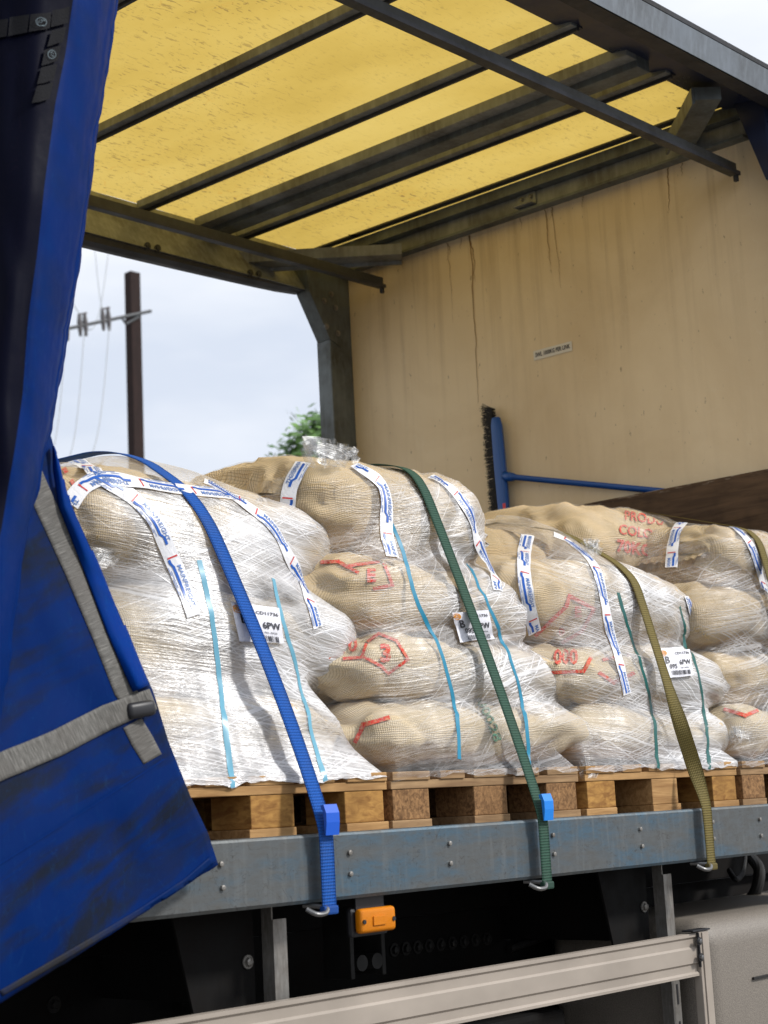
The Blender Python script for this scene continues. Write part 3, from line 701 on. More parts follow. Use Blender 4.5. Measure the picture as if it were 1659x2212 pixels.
def ring2d(r0, r1, n=28):
    vv = []; ff = []
    for i in range(n): a = 2*math.pi*i/n; vv += [(math.cos(a)*r0, math.sin(a)*r0), (math.cos(a)*r1, math.sin(a)*r1)]
    for i in range(n): j = (i+1) % n; ff.append((2*i, 2*i+1, 2*j+1, 2*j))
    return vv, ff
for (cx, cy, rot, txt) in ((490,300,-12,'JCP'),(612,700,72,'JCP')):
    (px_, py_) = Zp([(cx, cy)])[0]; a = math.radians(rot); ux = (10*math.cos(a), 10*math.sin(a)); uy = (10*math.sin(a)*.95, -10*math.cos(a)*.95)
    tvs = text_mesh(txt, .95)
    V, Fq, MI = drape_px([(ring2d(.86, 1.0), 0), (tvs, 0)], (px_, py_), ux, uy, cb, .0105); mesh_obj('round_print', V, Fq, MT['patchring'], curt)
# lower flap swung out towards the viewer
RF = [(104,925),(128,1010),(152,1090),(215,1228),(275,1370),(330,1495),(362,1600),(410,1720),(448,1800),(470,1868)]
NT, NS = 70, 56; vs = []; uvs = []
def flap_depth(t, s_):
    y = 2.845 - .20*s_*(.35+.65*t) - .03*math.sin(t*3.1)
    y += .022*math.sin(t*9 - s_*4.5)*s_ + .018*noise.noise((s_*3, t*4, 0)) + .008*noise.noise((s_*9, t*8, 5))
    return min(y, 2.872)
for i in range(NT+1):
    t = i/NT; v = 925 + (1868-925)*t; xr = lerp_poly(RF, v)
    for j in range(NS+1):
        s_ = j/NS; xl, vl = -160, 620 + (2262-620)*t
        u = xr + (xl-xr)*s_; vv = v + (vl-v)*s_
        if i == NT: u += 2.5*noise.noise((s_*22, 0, 0)); vv += 6*math.sin(s_*math.pi)*.9 + 3*noise.noise((s_*26, 3, 0))
        else: vv += 6*math.sin(s_*math.pi)*t
        vs.append(onY(u, vv, flap_depth(t, s_))); uvs.append((s_, t*1.2))
fs = [(i*(NS+1)+j, i*(NS+1)+j+1, (i+1)*(NS+1)+j+1, (i+1)*(NS+1)+j) for i in range(NT) for j in range(NS)]
flap = mesh_obj('curtain_flap', vs, fs, MT['flap'], curt, uvs)
sm = flap.modifiers.new('thick', 'SOLIDIFY'); sm.thickness = .004; sm.offset = 0
fb = bvh_of(flap)
def px_ribbon(pts, widths, n=40, m=6, bulge=0):
    """ribbon along a picture polyline as 2-D grid"""
    pp = [np.array(p, float) for p in pts]; L = [0]
    for a_, c_ in zip(pp[:-1], pp[1:]): L.append(L[-1]+np.linalg.norm(c_-a_))
    vv = []; uv = []
    for i in range(n+1):
        s_ = L[-1]*i/n; k_ = max(0, min(len(pp)-2, int(np.searchsorted(L, s_, 'right')-1))); f = (s_-L[k_])/(L[k_+1]-L[k_])
        c_ = pp[k_]+(pp[k_+1]-pp[k_])*f; wd = widths[k_]+(widths[k_+1]-widths[k_])*f
        t_ = (pp[min(k_+1+(f>.5),len(pp)-1)]-pp[max(k_-(f<.5),0)]); t_ = t_/np.linalg.norm(t_); nn_ = np.array([-t_[1], t_[0]])
        for j in range(m+1): vv.append(tuple(c_ + nn_*wd*(j/m-.5))); uv.append((s_*.0012, (j/m-.5)*wd*.0012))
    ff = [(i*(m+1)+j, i*(m+1)+j+1, (i+1)*(m+1)+j+1, (i+1)*(m+1)+j) for i in range(n) for j in range(m)]
    return vv, ff, uv
def on_surface(name, rib, bvh, off, m, parent, bulge=0, mcols=6, thick=.0025):
    vv, ff, uv = rib; V, Fq, MI = drape_px([((vv, ff), 0)], (0,0), (1,0), (0,1), bvh, off)
    if bulge:
        for i in range(len(V)):
            j = i % (mcols+1); V[i] = V[i] + (EYE-V[i]).normalized()*bulge*math.sin(math.pi*j/mcols)
    o = mesh_obj(name, V, Fq, m, parent, uv)
    if thick: q = o.modifiers.new('thick', 'SOLIDIFY'); q.thickness = thick
    return o
on_surface('webbing_band', px_ribbon([(60,1010),(95,1090),(160,1230),(222,1375),(268,1495),(292,1520)], [46,46,46,46,44,44], 60), fb, .003, MT['webgrey'], flap)
on_surface('webbing_band', px_ribbon([(284,1562),(305,1600),(328,1640)], [44,48,44], 14), fb, .003, MT['webgrey'], flap)
on_surface('webbing_band', px_ribbon([(-140,1720),(0,1656),(120,1606),(230,1548),(335,1507)], [60,58,56,54,46], 60), fb, .006, MT['webgrey'], flap)
on_surface('curtain_hem', px_ribbon([(112,965),(124,1010),(140,1095),(196,1228),(250,1368),(300,1488)], [8,30,36,42,44,40], 60, 10), fb, .006, MT['hem'], flap, .022, 10)
c = on_surface('seam', px_ribbon([(-140,1950),(0,1865),(150,1770),(330,1655),(352,1640)], [3,3,3,3,3], 40, 1), fb, .004, MT['curtain'], flap, thick=0)
h_ = fb.ray_cast(EYE, ray(293,1534).normalized()); p = h_[0]
vs, fs = rounded_box(Vector((-.037,-.011,-.017)), Vector((.037,.011,.017)), .0105, 3)
rt = Matrix.Rotation(math.radians(-8), 4, 'Y') 
buckle = mesh_obj('buckle', [p + Vector((0,-.016,0)) + rt @ v for v in vs], fs, MT['blackp'], flap)
MT['grime'] = curtain_mat('grimy hem', (.0,.014,.085), (.030,.028,.024), .9, .42, .62)
on_surface('bottom_hem', px_ribbon([(458,1856),(400,1905),(300,1970),(200,2030),(100,2088),(0,2146)], [17,14,13,13,13,13], 70, 3), fb, .003, MT['grime'], flap, thick=.002)
#@@LOADS
# ================================================================ PALLETS AND LOADS
ZP = -.058
def sack_mesh(a, b_, c_, seed, lumpy=1.0, nu=84, nv=64, e=2.6):
    rs = random.Random(seed); off = Vector((seed*3.1, seed*1.7, seed*.9)); vs = []; uvs = []
    sag = rs.uniform(-.015, .02)
    for i in range(nu+1):
        t = math.pi*i/nu; u = -math.cos(t)          # -1..1, denser at the ends
        au = abs(u)
        wb = b_*(max(0, 1-au**7.0))**(1/2.6); wc = c_*(max(0, 1-au**4.6))**(1/2.2)
        wb = max(wb, b_*.72*min(1, max(0, (au-.80)/.12))); wc = max(wc, .010)
        if au > .985: wc = .008
        for j in range(nv):
            th = 2*math.pi*j/nv; cs, sn = math.cos(th), math.sin(th)
            x = a*u; y = wb*math.copysign(abs(cs)**(2/e), cs); z = wc*math.copysign(abs(sn)**(2/e), sn)
            p_ = Vector((x, y, z)); q = p_*2.6 + off
            big = noise.noise(q)*.030 + noise.noise(q*2.3)*.014
            w1 = noise.noise(Vector((p_.x*3.5, p_.y*14, p_.z*14)) + off)
            fold = .026*(au**2.2)*(.8-abs(w1)*2.4)*1.2 + .007*(1-abs(noise.noise(q*4.2))*3) - .016*max(0, 1-abs(noise.noise(q*1.35+Vector((5,5,5))))*9)
            nrm = Vector((u*.5*(au**3)*3, y/(b_*b_)*.12, z/(c_*c_)*.12)).normalized()
            p_ += nrm*(big+fold)*lumpy
            p_.z += sag*(1-u*u)*0 - .02*(au**2)*rs.random()*0
            vs.append(p_); uvs.append((x*1.0, (th/(2*math.pi))*2.6*(b_+c_)))
    fs = []
    # own column of vertices for the uv seam is not needed: the seam lies underneath
    for i in range(nu):
        for j in range(nv):
            fs.append((i*nv+j, (i+1)*nv+j, (i+1)*nv+(j+1) % nv, i*nv+(j+1) % nv))
    fs.append(tuple(range(nv))); fs.append(tuple(range(nu*nv, (nu+1)*nv))[::-1])
    return vs, fs, uvs
EXTRA = []
def sack(x0, x1, y0, y1, z0, z1, seed, m, label, yaw=0, pitch=0, roll=0, lumpy=1.0, group=None, e=2.6):
    a, b_, c_ = (x1-x0)/2, (y1-y0)/2, (z1-z0)/2
    vs, fs, uvs = sack_mesh(a, b_, c_, seed, lumpy, e=e)
    rot = Matrix.Rotation(yaw, 3, 'Z') @ Matrix.Rotation(pitch, 3, 'Y') @ Matrix.Rotation(roll, 3, 'X')
    loc = P((x0+x1)/2, (y0+y1)/2, (z0+z1)/2)
    o = mesh_obj('burlap_sack', [rot @ v for v in vs], fs, MT[m], None, uvs); o.location = loc
    tag(o, label, 'sack', group or 'burlap coffee sacks on the pallets'); rs = random.Random(seed)
    for sd_ in (-1, 1):                                   # sewn, ruffled end of the sack
        V = []; Fq = []; UV = []; n = 44; hw = b_*.66; ln = .030 + .012*rs.random()
        for i in range(n+1):
            y_ = -hw + 2*hw*i/n; e_ = (abs(y_)/hw)**4
            for j in range(5):
                t = j/4; z_ = .004*t*math.sin(i*1.25 + noise.noise((i*.3, seed, 0))*4) + .022*noise.noise((y_*7, seed+sd_, t)) - .018*t*t
                V.append(rot @ Vector((sd_*(a*.985 + ln*t*(1+.4*noise.noise((y_*14, seed, 1))) + .012*e_*t), y_*(1+.05*t), z_))); UV.append((t*.04, y_))
        Fq = [(i*5+j, i*5+j+1, (i+1)*5+j+1, (i+1)*5+j) for i in range(n) for j in range(4)]
        h_ = mesh_obj('sewn_end', [v + loc for v in V], Fq, MT[m], o, UV); EXTRA.append(h_)
    return o

def make_pallet(x0, label, blockmats, wmat, y0=2.96, w_=.80, dz=0):
    z = ZP + dz; t = thing('wooden_pallet', P(x0+w_/2, y0+.6, z), label, 'pallet', 'wooden pallets along the deck edge')
    rs = random.Random(int(x0*100))
    for i in range(3):
        bx = x0 + (0, (w_-.145)/2, w_-.145)[i]
        q = B(); q.box(P(bx-.004, y0, z), P(bx+.149, y0+1.2, z+.021), .002); q.obj('bottom_board', wmat, t)
        for j in range(3):
            by = y0 + .002 + (0, .528, 1.056)[j]; jx = rs.uniform(-.008, .008)
            q = B(); q.box(P(bx+jx+.002, by, z+.0215), P(bx+jx+.143, by+.14, z+.0995), .003); q.obj('block', MT[blockmats[(i+j) % len(blockmats)]] , t)
    for j in range(3):
        by = y0 + (0, .5275, 1.055)[j]; q = B(); q.box(P(x0-.003, by, z+.100), P(x0+w_+.003, by+.145, z+.1215), .002); q.obj('stringer_board', wmat, t)
    for i, (bx, bw) in enumerate(((0,.145),(.187,.10),(.3275,.145),(.513,.10),(w_-.145,.145))):
        q = B(); q.box(P(x0+bx, y0-.004+rs.uniform(-.003,.003), z+.122), P(x0+bx+bw, y0+1.2, z+.144), .002); q.obj('deck_board', wmat, t)
    return t
PAL = {}
PAL['A'] = make_pallet(2.425, 'pale pine pallet nearest the blue curtain, under the blue-strapped load', ['endgrain'], MT['pallet'])
PAL['B'] = make_pallet(3.247, 'pallet with rough chipboard blocks under the green-strapped load', ['chip'], MT['pallet2'])
PAL['C'] = make_pallet(4.085, 'pallet with orange-brown timber blocks under the olive-strapped load', ['endgrain', 'pallet'], MT['pallet'], w_=.835)
PAL['D'] = make_pallet(4.952, 'pallet at the right picture edge nearest the headboard', ['chip'], MT['pallet2'], w_=.79)
T = .088      # top of the pallets
LOADS = {'A': [], 'B': [], 'C': [], 'D': []}
def S_(L, *a, **k): n0 = len(EXTRA); o = sack(*a, **k); LOADS[L] += [o] + EXTRA[n0:]; return o
fr = 'front'; bk = 'rear'
# load A
S_('A', 2.36, 3.24, 3.03, 3.62, T, .29, 11, 'sack1', 'bottom front sack of the load under the blue strap, hidden in white film')
A2 = S_('A', 2.40, 3.38, 3.12, 3.68, .275, .575, 12, 'sack1', 'middle front sack of the blue-strapped load, its end bulging beside the curtain', pitch=-.02)
A3 = S_('A', 2.38, 3.38, 3.18, 3.82, .545, .87, 13, 'sack2', 'top front sack of the blue-strapped load, brown mesh end next to the curtain', pitch=.03)
S_('A', 2.38, 3.25, 3.58, 4.14, T, .30, 14, 'sack2', 'bottom rear sack of the blue-strapped load, out of sight behind the front row')
S_('A', 2.38, 3.28, 3.60, 4.16, .28, .58, 15, 'sack2', 'middle rear sack of the blue-strapped load, out of sight behind the front row')
S_('A', 2.30, 3.24, 3.60, 4.18, .56, .95, 16, 'sack2', 'top rear sack of the blue-strapped load, golden under film against the sky')
# load B
B1 = S_('B', 3.20, 4.34, 3.00, 3.62, T, .285, 21, 'sack1', 'bottom front sack with green numbers, under the green strap', pitch=.0)
B2 = S_('B', 3.17, 4.28, 3.06, 3.64, .265, .47, 22, 'sack1', 'second front sack of the green-strapped load, with a red stencilled 3', pitch=.01)
B3 = S_('B', 3.17, 4.19, 3.10, 3.70, .445, .705, 23, 'sack2', 'third front sack of the green-strapped load, red print on its top, bare brown end', pitch=.02)
B4 = S_('B', 3.17, 4.06, 3.18, 3.80, .66, 1.01, 24, 'sack2', 'top front sack of the green-strapped load, white under the tapes', pitch=.05)
S_('B', 3.25, 4.10, 3.58, 4.14, T, .29, 25, 'sack2', 'bottom rear sack of the green-strapped load, out of sight')
S_('B', 3.22, 4.08, 3.60, 4.14, .27, .48, 26, 'sack2', 'second rear sack of the green-strapped load, out of sight')
S_('B', 3.22, 4.08, 3.62, 4.16, .46, .71, 27, 'sack2', 'third rear sack of the green-strapped load, out of sight')
B5 = S_('B', 3.40, 4.08, 3.58, 4.14, .68, .99, 28, 'sack2', 'top rear sack of the green-strapped load, reddish print showing through the film', pitch=-.02)
# load C
C1 = S_('C', 4.12, 5.08, 3.00, 3.60, T, .275, 31, 'sack1', 'bottom front sack of the middle olive-strapped load, straight above the pallet')
C2 = S_('C', 4.02, 5.16, 3.03, 3.64, .26, .475, 32, 'sack1', 'second front sack of the middle olive-strapped load, red zeros on its left end', pitch=.01)
C3 = S_('C', 3.97, 5.09, 3.09, 3.72, .46, .76, 33, 'sack2', 'top front sack of the middle olive-strapped load, red frame on its left end', pitch=.03)
S_('C', 4.10, 4.98, 3.58, 4.14, T, .28, 34, 'sack2', 'bottom rear sack of the middle olive-strapped load, out of sight')
S_('C', 4.08, 4.98, 3.60, 4.14, .26, .48, 35, 'sack2', 'second rear sack of the middle olive-strapped load, out of sight')
S_('C', 4.08, 4.98, 3.62, 4.16, .46, .72, 36, 'sack2', 'third rear sack of the middle olive-strapped load, out of sight')
C5 = S_('C', 3.98, 4.92, 3.50, 4.10, .67, .92, 37, 'sack2', 'upper rear sack of the middle olive-strapped load, golden end in front of the broom', pitch=-.0)
# load D
D0 = S_('D', 4.99, 5.70, 3.00, 3.58, T, .28, 41, 'sack1', 'bottom front sack of the load at the right edge, knotted end with red mark')
S_('D', 4.99, 5.70, 3.03, 3.60, .26, .48, 42, 'sack2', 'second front sack of the load at the right edge')
S_('D', 4.94, 5.70, 3.06, 3.64, .46, .72, 43, 'sack3', 'third front sack of the load at the right edge, brown gathered end')
S_('D', 5.16, 5.70, 3.08, 3.52, .69, .96, 44, 'sack2', 'top front sack of the load at the right edge, white film over its end')
S_('D', 4.99, 5.70, 3.60, 4.14, T, .28, 45, 'sack2', 'bottom rear sack of the load beside the headboard, out of sight')
S_('D', 4.99, 5.70, 3.62, 4.14, .26, .48, 46, 'sack2', 'second rear sack of the load beside the headboard, out of sight')
S_('D', 4.99, 5.70, 3.62, 4.16, .46, .72, 47, 'sack2', 'third rear sack of the load beside the headboard, out of sight')
D5 = S_('D', 4.74, 5.70, 3.40, 4.20, .68, 1.06, 48, 'sack2', 'top rear sack with red lettering and green stripe beside the headboard')

# ---- stretch film: a taut skin relaxed over each load
def make_film(L, x0, x1, mt, label, cz=.45, wx=.80, wz=.14, wraps=None, y0=2.955, y1=4.165, it=420, seed=0, hug=.5):
    bv = bvh_of(*LOADS[L]); cx, cy = (x0+x1)/2, (y0+y1)/2; C0 = P(cx, cy, cz)
    NT, NP = 260, 110; ths = np.linspace(0, 2*math.pi, NT, endpoint=False)
    pmax = math.radians(88)
    ob = np.zeros((NP, NT)); ph = np.zeros((NP, NT))
    for j, th in enumerate(ths):
        ct, st = math.cos(th), math.sin(th)
        rx = ((x1 if ct > 0 else x0)-cx)/ct if abs(ct) > 1e-6 else 1e9; ry = ((y1 if st > 0 else y0)-cy)/st if abs(st) > 1e-6 else 1e9
        re = min(abs(rx), abs(ry)) + .004
        zb = ZP + .128 + .020*noise.noise((th*5, seed, 0)) + .012*noise.noise((th*17, seed, 2))
        pmin = math.atan2(zb-cz, re)
        for i in range(NP):
            p_ = pmin + (pmax-pmin)*(i/(NP-1)); ph[i, j] = p_
            dr = Vector((math.cos(p_)*ct, math.cos(p_)*st, math.sin(p_)))
            far = C0 + dr*2.0; h_ = bv.ray_cast(far, -dr)
            r_ = (h_[0]-C0).length + .004 if h_[0] is not None else .25
            zz = math.sin(p_)*re/max(1e-6, math.cos(p_))
            if cz + zz < ZP+.146 and p_ < 0: r_ = max(r_, re/math.cos(p_))
            ob[i, j] = r_
    qo = 1/ob; q = qo.copy(); dth = 2*math.pi/NT
    lo = .55
    q = np.minimum(q, 1/lo)
    for _ in range(it):
        cp = np.cos(ph)
        hz = (np.roll(q, 1, 1) + np.roll(q, -1, 1))/(2*np.cos(dth*cp))
        dp = np.gradient(ph, axis=0); vt = hz.copy(); vt[1:-1] = (q[2:] + q[:-2])/(2*np.cos(dp[1:-1]))
        a = wx*np.clip(cp*1.2, .3, 1)
        nq = np.minimum(qo, a*hz + (1-a)*vt); nq[0] = qo[0]; nq[-1] = nq[-2].mean()
        q = nq
    mem = 1/q; ob2 = np.maximum(ob, .30); hg = hug + (.80-hug)*np.clip(-np.sin(ths+.5), 0, 1)[None, :]**2 - .15*np.clip(-np.cos(ths), 0, 1)[None, :]**3; r = mem - (1-hg)*np.clip(mem-ob2, 0, .09)
    for _ in range(3): r = .5*r + .25*(np.roll(r, 1, 1)+np.roll(r, -1, 1)); r = np.maximum(r, ob-.001)
    vs = []; uvs = []; at = []
    for i in range(NP):
        for j in range(NT):
            th = ths[j]; p_ = ph[i, j]; dr = Vector((math.cos(p_)*math.cos(th), math.cos(p_)*math.sin(th), math.sin(p_)))
            pt = C0 + dr*r[i, j]
            free = min(1, max(0, (r[i, j]-ob[i, j])*18))
            pt += dr*(.0035*noise.noise(pt*7) + .004*free*noise.noise((pt.x*4, pt.y*4, pt.z*30)))
            if i > 3: pt += dr*.0022*abs(noise.noise((pt.x*6+seed, pt.y*6, pt.z*26 + pt.x*4)))
            vs.append(pt); uvs.append((th*.62 + p_*.0, (pt.z if p_ < .9 else C0.z+.35+ (p_-.9)*.55)))
            at.append(wraps(pt, th, p_) if wraps else .6)
    fs = [(i*NT+j, i*NT+(j+1) % NT, (i+1)*NT+(j+1) % NT, (i+1)*NT+j) for i in range(NP-1) for j in range(NT)]
    # uv seam falls at th=0 (facing the next load)
    vs.append(P(cx, cy, cz) + Vector((0,0,r[-1].mean()))); uvs.append((1, 2)); at.append(.3)
    fs += [((NP-1)*NT+j, (NP-1)*NT+(j+1) % NT, len(vs)-1) for j in range(NT)]
    o = mesh_obj('stretch_film', vs, fs, mt, None, uvs, attr=at)
    tag(o, label, 'plastic wrap', 'stretch film wrapped round the loads')
    return o, BVHTree.FromPolygons(vs, fs)
def wr_fn(front, side, x0, x1, bottom=0, topz=.8, clear_left=.25, lowclear=0):
    def f(pt, th, p_):
        z = pt.z-H; k_ = front + .25*noise.noise((pt.x*3, pt.y*3, z*4))
        kx = (pt.x-x0)/(x1-x0)
        if kx < clear_left: k_ *= .05 + .95*(max(0, kx)/clear_left)**1.3
        k_ *= 1 - .55*max(0, min(1, (z-topz)/.12))
        k_ += bottom*max(0, 1-(z-.08)/.3)
        if lowclear: k_ *= 1 - lowclear*max(0, min(1, (.27-z)/.05))
        return max(.06, k_)
    return f
FM = {}; FB = {}
FM['A'], FB['A'] = make_film('A', 2.425, 3.225, film('stretch film dense', .44, .9, 1.0, .17), 'dense white stretch film round the load under the blue strap', wraps=wr_fn(1.2, 0, 2.36, 3.3, .15, .74, .42), wx=.86, seed=1, hug=.8)
FM['B'], FB['B'] = make_film('B', 3.247, 4.047, film('stretch film fanned', .30, 1.0, 2.3, -.20), 'clear streaky stretch film round the tallest load under the green strap', wraps=wr_fn(.95, 0, 3.2, 4.1, 0, .85, .60, .55), wx=.66, seed=2, hug=.35)
FM['C'], FB['C'] = make_film('C', 4.085, 4.92, film('stretch film light', .34, 1.0, 4.1, .18), 'streaky stretch film round the lower load under the middle olive strap', wraps=wr_fn(.95, 0, 4.0, 5.0, .1, .74, .55), wx=.70, seed=3, hug=.4)
FM['D'], FB['D'] = make_film('D', 4.952, 5.742, film('stretch film right', .30, 1.0, 6.2, -.17), 'stretch film round the load at the right edge beside the headboard', wraps=wr_fn(.85, 0, 4.85, 5.8, 0, .80, .65), wx=.66, seed=4, hug=.35)

# ---- printed marks on the sacks
def mark(sk, shapes, org, ux, uy, m, off=.003):
    bv = bvh_of(sk); V, Fq, MI = drape_px([(s_, 0) for s_ in shapes], org, ux, uy, bv, off)
    if Fq: mesh_obj('stencilled_print', V, Fq, m, sk, smooth=True)
mark(B2, [quad_strip2d([(-74,6),(-30,2),(6,20),(22,34),(64,6),(40,-30),(2,-44),(-24,-26),(-34,0)], 6, n=8), (lambda t: ([(x*50+16, -y*46-4) for x, y in t[0]], t[1]))(text_mesh('3', 1, .05)), (lambda t: ([(x*40-54, -y*34-20) for x, y in t[0]], t[1]))(text_mesh('0', 1, .03))], (816,1418), (1,0), (0,1.08), MT['redink'])
mark(B3, [quad_strip2d([(-92,-20),(-60,-22),(-22,-2)], 6, n=8), quad_strip2d([(-40,-14),(28,-22),(46,20),(10,26)], 6, n=8), (lambda t: ([(x*36+4, -y*30+4) for x, y in t[0]], t[1]))(text_mesh('E', 1, .04))], (796,1240), (1.1,0), (0,1.2), MT['redink'])
mark(B1, [(lambda t: ([(x, y) for x, y in t[0]], t[1]))(text_mesh('00028', 1, .02))], (1056,1556), (15,36), (26,-10), MT['greenink'])
mark(B1, [quad_strip2d([(0,0),(18,-34),(70,-48)], 9, n=8)], (768,1600), (1,0), (0,1), MT['redink'])
mark(B5, [quad_strip2d([(0,0),(60,-26),(110,-30)], 12, n=8), quad_strip2d([(10,30),(60,10)], 12, n=6)], (560,1050), (1,0), (0,1), MT['redink'])
mark(C3, [quad_strip2d([(-56,48),(0,-8),(6,-28),(52,-2),(30,40),(-6,62)], 7, n=8), (lambda t: ([(x*26+22, -y*28+4) for x, y in t[0]], t[1]))(text_mesh('E', 1, .04)), (lambda t: ([(x*24-8, -y*20+42) for x, y in t[0]], t[1]))(text_mesh('0', 1, .04))], (1222,1318), (1.15,0), (0,1.1), MT['redink'])
mark(C2, [(lambda t: ([(x*32-4, -y*40-4) for x, y in t[0]], t[1]))(text_mesh('000', 1, .03)), quad_strip2d([(-30,24),(30,22),(44,-2)], 7, n=8), quad_strip2d([(62,26),(90,44),(128,26)], 7, n=8), quad_strip2d([(70,0),(120,-10)], 6, n=8)], (1226,1426), (1.1,0), (0,1.1), MT['redink'])
def tx(s_, sx, sy, ox, oy, bold=.02):
    v_, f_ = text_mesh(s_, 1, bold); return [(x*sx+ox, -y*sy+oy) for x, y in v_], f_
mark(D5, [tx('PRODU', 24, 26, 8, -46), tx('COLOM', 25, 28, 2, -16), tx('70KG', 30, 34, -10, 18, .04)], (1380,1168), (1.05,.16), (-.05,1.05), MT['redink'])
mark(D5, [quad_strip2d([(1482,1110),(1462,1150),(1430,1200)], 20, n=10)], (0,0), (1,0), (0,1), MT['greenink'])
mark(D0, [quad_strip2d([(-40,-6),(0,6),(38,-10)], 7, n=8)], (1610,1540), (1.1,0), (0,1.1), MT['redink'])
mark(A3, [quad_strip2d([(-40,-14),(-20,20),(10,30)], 9, n=8)], (180,1030), (1,0), (0,1), MT['redink'])
mark(A2, [quad_strip2d([(0,14),(32,0),(34,50)], 6, n=8)], (708,1410), (1,0), (0,1), MT['redink'])

# ---- printed packing tape laid on the film
def hitpx(bv, u, v):
    r_ = ray(u, v).normalized(); h_ = bv.ray_cast(EYE, r_); return (h_[0], h_[1] if h_[1].dot(r_) < 0 else -h_[1]) if h_[0] is not None else (None, None)
def catmull(pts, n=14):
    pts = [np.array(p, float) for p in pts]; out = []
    for i in range(len(pts)-1):
        p0 = pts[max(i-1,0)]; p1 = pts[i]; p2 = pts[i+1]; p3 = pts[min(i+2, len(pts)-1)]
        for j in range(n):
            t = j/n; out.append(.5*((2*p1) + (p2-p0)*t + (2*p0-5*p1+4*p2-p3)*t*t + (3*p1-p0-3*p2+p3)*t**3))
    out.append(pts[-1]); return out
def tape_path(L, pts):
    path = []
    for u, v in catmull(pts):
        p_, n_ = hitpx(FB[L], u, v)
        if p_ is not None and (not path or (p_-path[-1][0]).length < .12): path.append((p_, n_))
    return path
class Strip:
    """ribbon surface S(s,t): s metres along, t metres across"""
    def __init__(s, path, off=.004, wiggle=0):
        P_ = [p for p, _ in path]; N_ = [n for _, n in path]
        for _ in range(6):
            N_ = [(N_[max(i-1,0)] + N_[i]*1.0 + N_[min(i+1,len(N_)-1)]).normalized() for i in range(len(N_))]
            P2 = P_[:]
            for i in range(1, len(P_)-1):
                q = (P_[i-1]+P_[i+1])/2; dlt = q-P_[i]; P2[i] = P_[i]+dlt*.5
                if dlt.dot(N_[i]) < 0: P2[i] = P2[i] - N_[i]*dlt.dot(N_[i])*.5   # never sinks under the film
            P_ = P2
        s.p = [p + n*off for p, n in zip(P_, N_)]; s.n = N_; s.L = [0]
        for a, c in zip(s.p[:-1], s.p[1:]): s.L.append(s.L[-1]+(c-a).length)
    def at(s, d_, t, lift=0):
        k_ = max(0, min(len(s.p)-2, int(np.searchsorted(s.L, d_, 'right')-1))); f = (d_-s.L[k_])/max(1e-6, s.L[k_+1]-s.L[k_]); f = max(0, min(1, f))
        def fr(i):
            tg = (s.p[min(i+1,len(s.p)-1)]-s.p[max(i-1,0)]).normalized(); return s.n[i].cross(tg).normalized()
        p_ = s.p[k_].lerp(s.p[k_+1], f); n_ = s.n[k_].lerp(s.n[k_+1], f).normalized(); c_ = fr(k_).lerp(fr(k_+1), f).normalized()
        return p_ + c_*t + n_*(lift - 3.0*t*t)
TXT = text_mesh('MAINFREIGHT', 1.0, .015); TW = max(v[0] for v in TXT[0])-min(v[0] for v in TXT[0])
TXT2 = text_mesh('www', 1.0)
def tape(L, pts, phase=.0, flip=False, wd=.043):
    path = tape_path(L, pts)
    if len(path) < 6: print('tape short', L, pts[0]); return
    st = Strip(path); Lt = st.L[-1]; n = max(8, int(Lt/.012)); vs = []; uv = []
    for i in range(n+1):
        d_ = Lt*i/n; ww = wd*(1+.06*noise.noise((d_*20, phase*9, 0)))
        for j in range(5):
            t = (j/4-.5)*ww; vs.append(st.at(d_ + (.006*noise.noise((j*3.1, phase, 1)) if i in (0, n) else 0), t)); uv.append((d_, t))
    fs = [(i*5+j, i*5+j+1, (i+1)*5+j+1, (i+1)*5+j) for i in range(n) for j in range(4)]
    o = mesh_obj('printed_tape', vs, fs, MT['tape'], FM[L], uv)
    sg = -1 if flip else 1; V = []; Fq = []; MI = []
    d0 = -phase*.20
    while d0 < Lt:
        # bar with an arrow nick at each end
        def add2d(vv, ff, mi):
            oo = len(V); keep = []
            for x, y in vv: keep.append(0.002 < x < Lt-.002); V.append(st.at(min(max(x, 0), Lt), y*sg, .0012))
            for f in ff:
                if all(keep[i] for i in f): Fq.append(tuple(i+oo for i in f)); MI.append(mi)
        vv = []; ff = []; nb = 14
        for i in range(nb+1):
            x = d0+.012+.135*i/nb; c_ = -.006 + (.008 if i > nb-3 else 0) - (.004 if i < 2 else 0)
            vv += [(x, c_-.0036), (x, c_+.0036)]
        add2d(vv, [(2*i, 2*i+2, 2*i+3, 2*i+1) for i in range(nb)], 0)
        sc = .108/TW; add2d([(d0+.085+x*sc, .0085+y*sc*1.0) for x, y in TXT[0]], TXT[1], 1)
        for q_ in range(2):
            vv = []; 
            for i in range(9): x = d0+.03+.09*i/8; vv += [(x, -.0165-.0045*q_), (x, -.0150-.0045*q_)]
            add2d(vv, [(2*i, 2*i+2, 2*i+3, 2*i+1) for i in range(8) if (i*7+q_) % 5], 1)
        add2d([(d0+.006,-.012),(d0+.010,-.012),(d0+.010,.016),(d0+.006,.016)], [(0,1,2,3)], 2)
        d0 += .172
    if Fq: mesh_obj('tape_print', V, Fq, [MT['tapeblue'], MT['tapetext'], MT['tapered']], o, mi=MI)
    return o
tape('A', [(196,1028),(220,1037),(260,1058),(294,1082),(336,1130),(363,1190),(389,1251),(418,1332)], .3)
tape('A', [(440,1040),(466,1052),(546,1103),(590,1142),(620,1198),(646,1246),(670,1304),(686,1357)], .1)
tape('A', [(150,1090),(162,1072),(183,1050),(220,1034),(281,1040),(373,1056),(474,1067),(520,1080)], .6, True)
tape('A', [(160,994),(190,1012),(214,1030)], .1)
tape('B', [(655,1000),(638,1028),(625,1060),(620,1108)], .2, True)
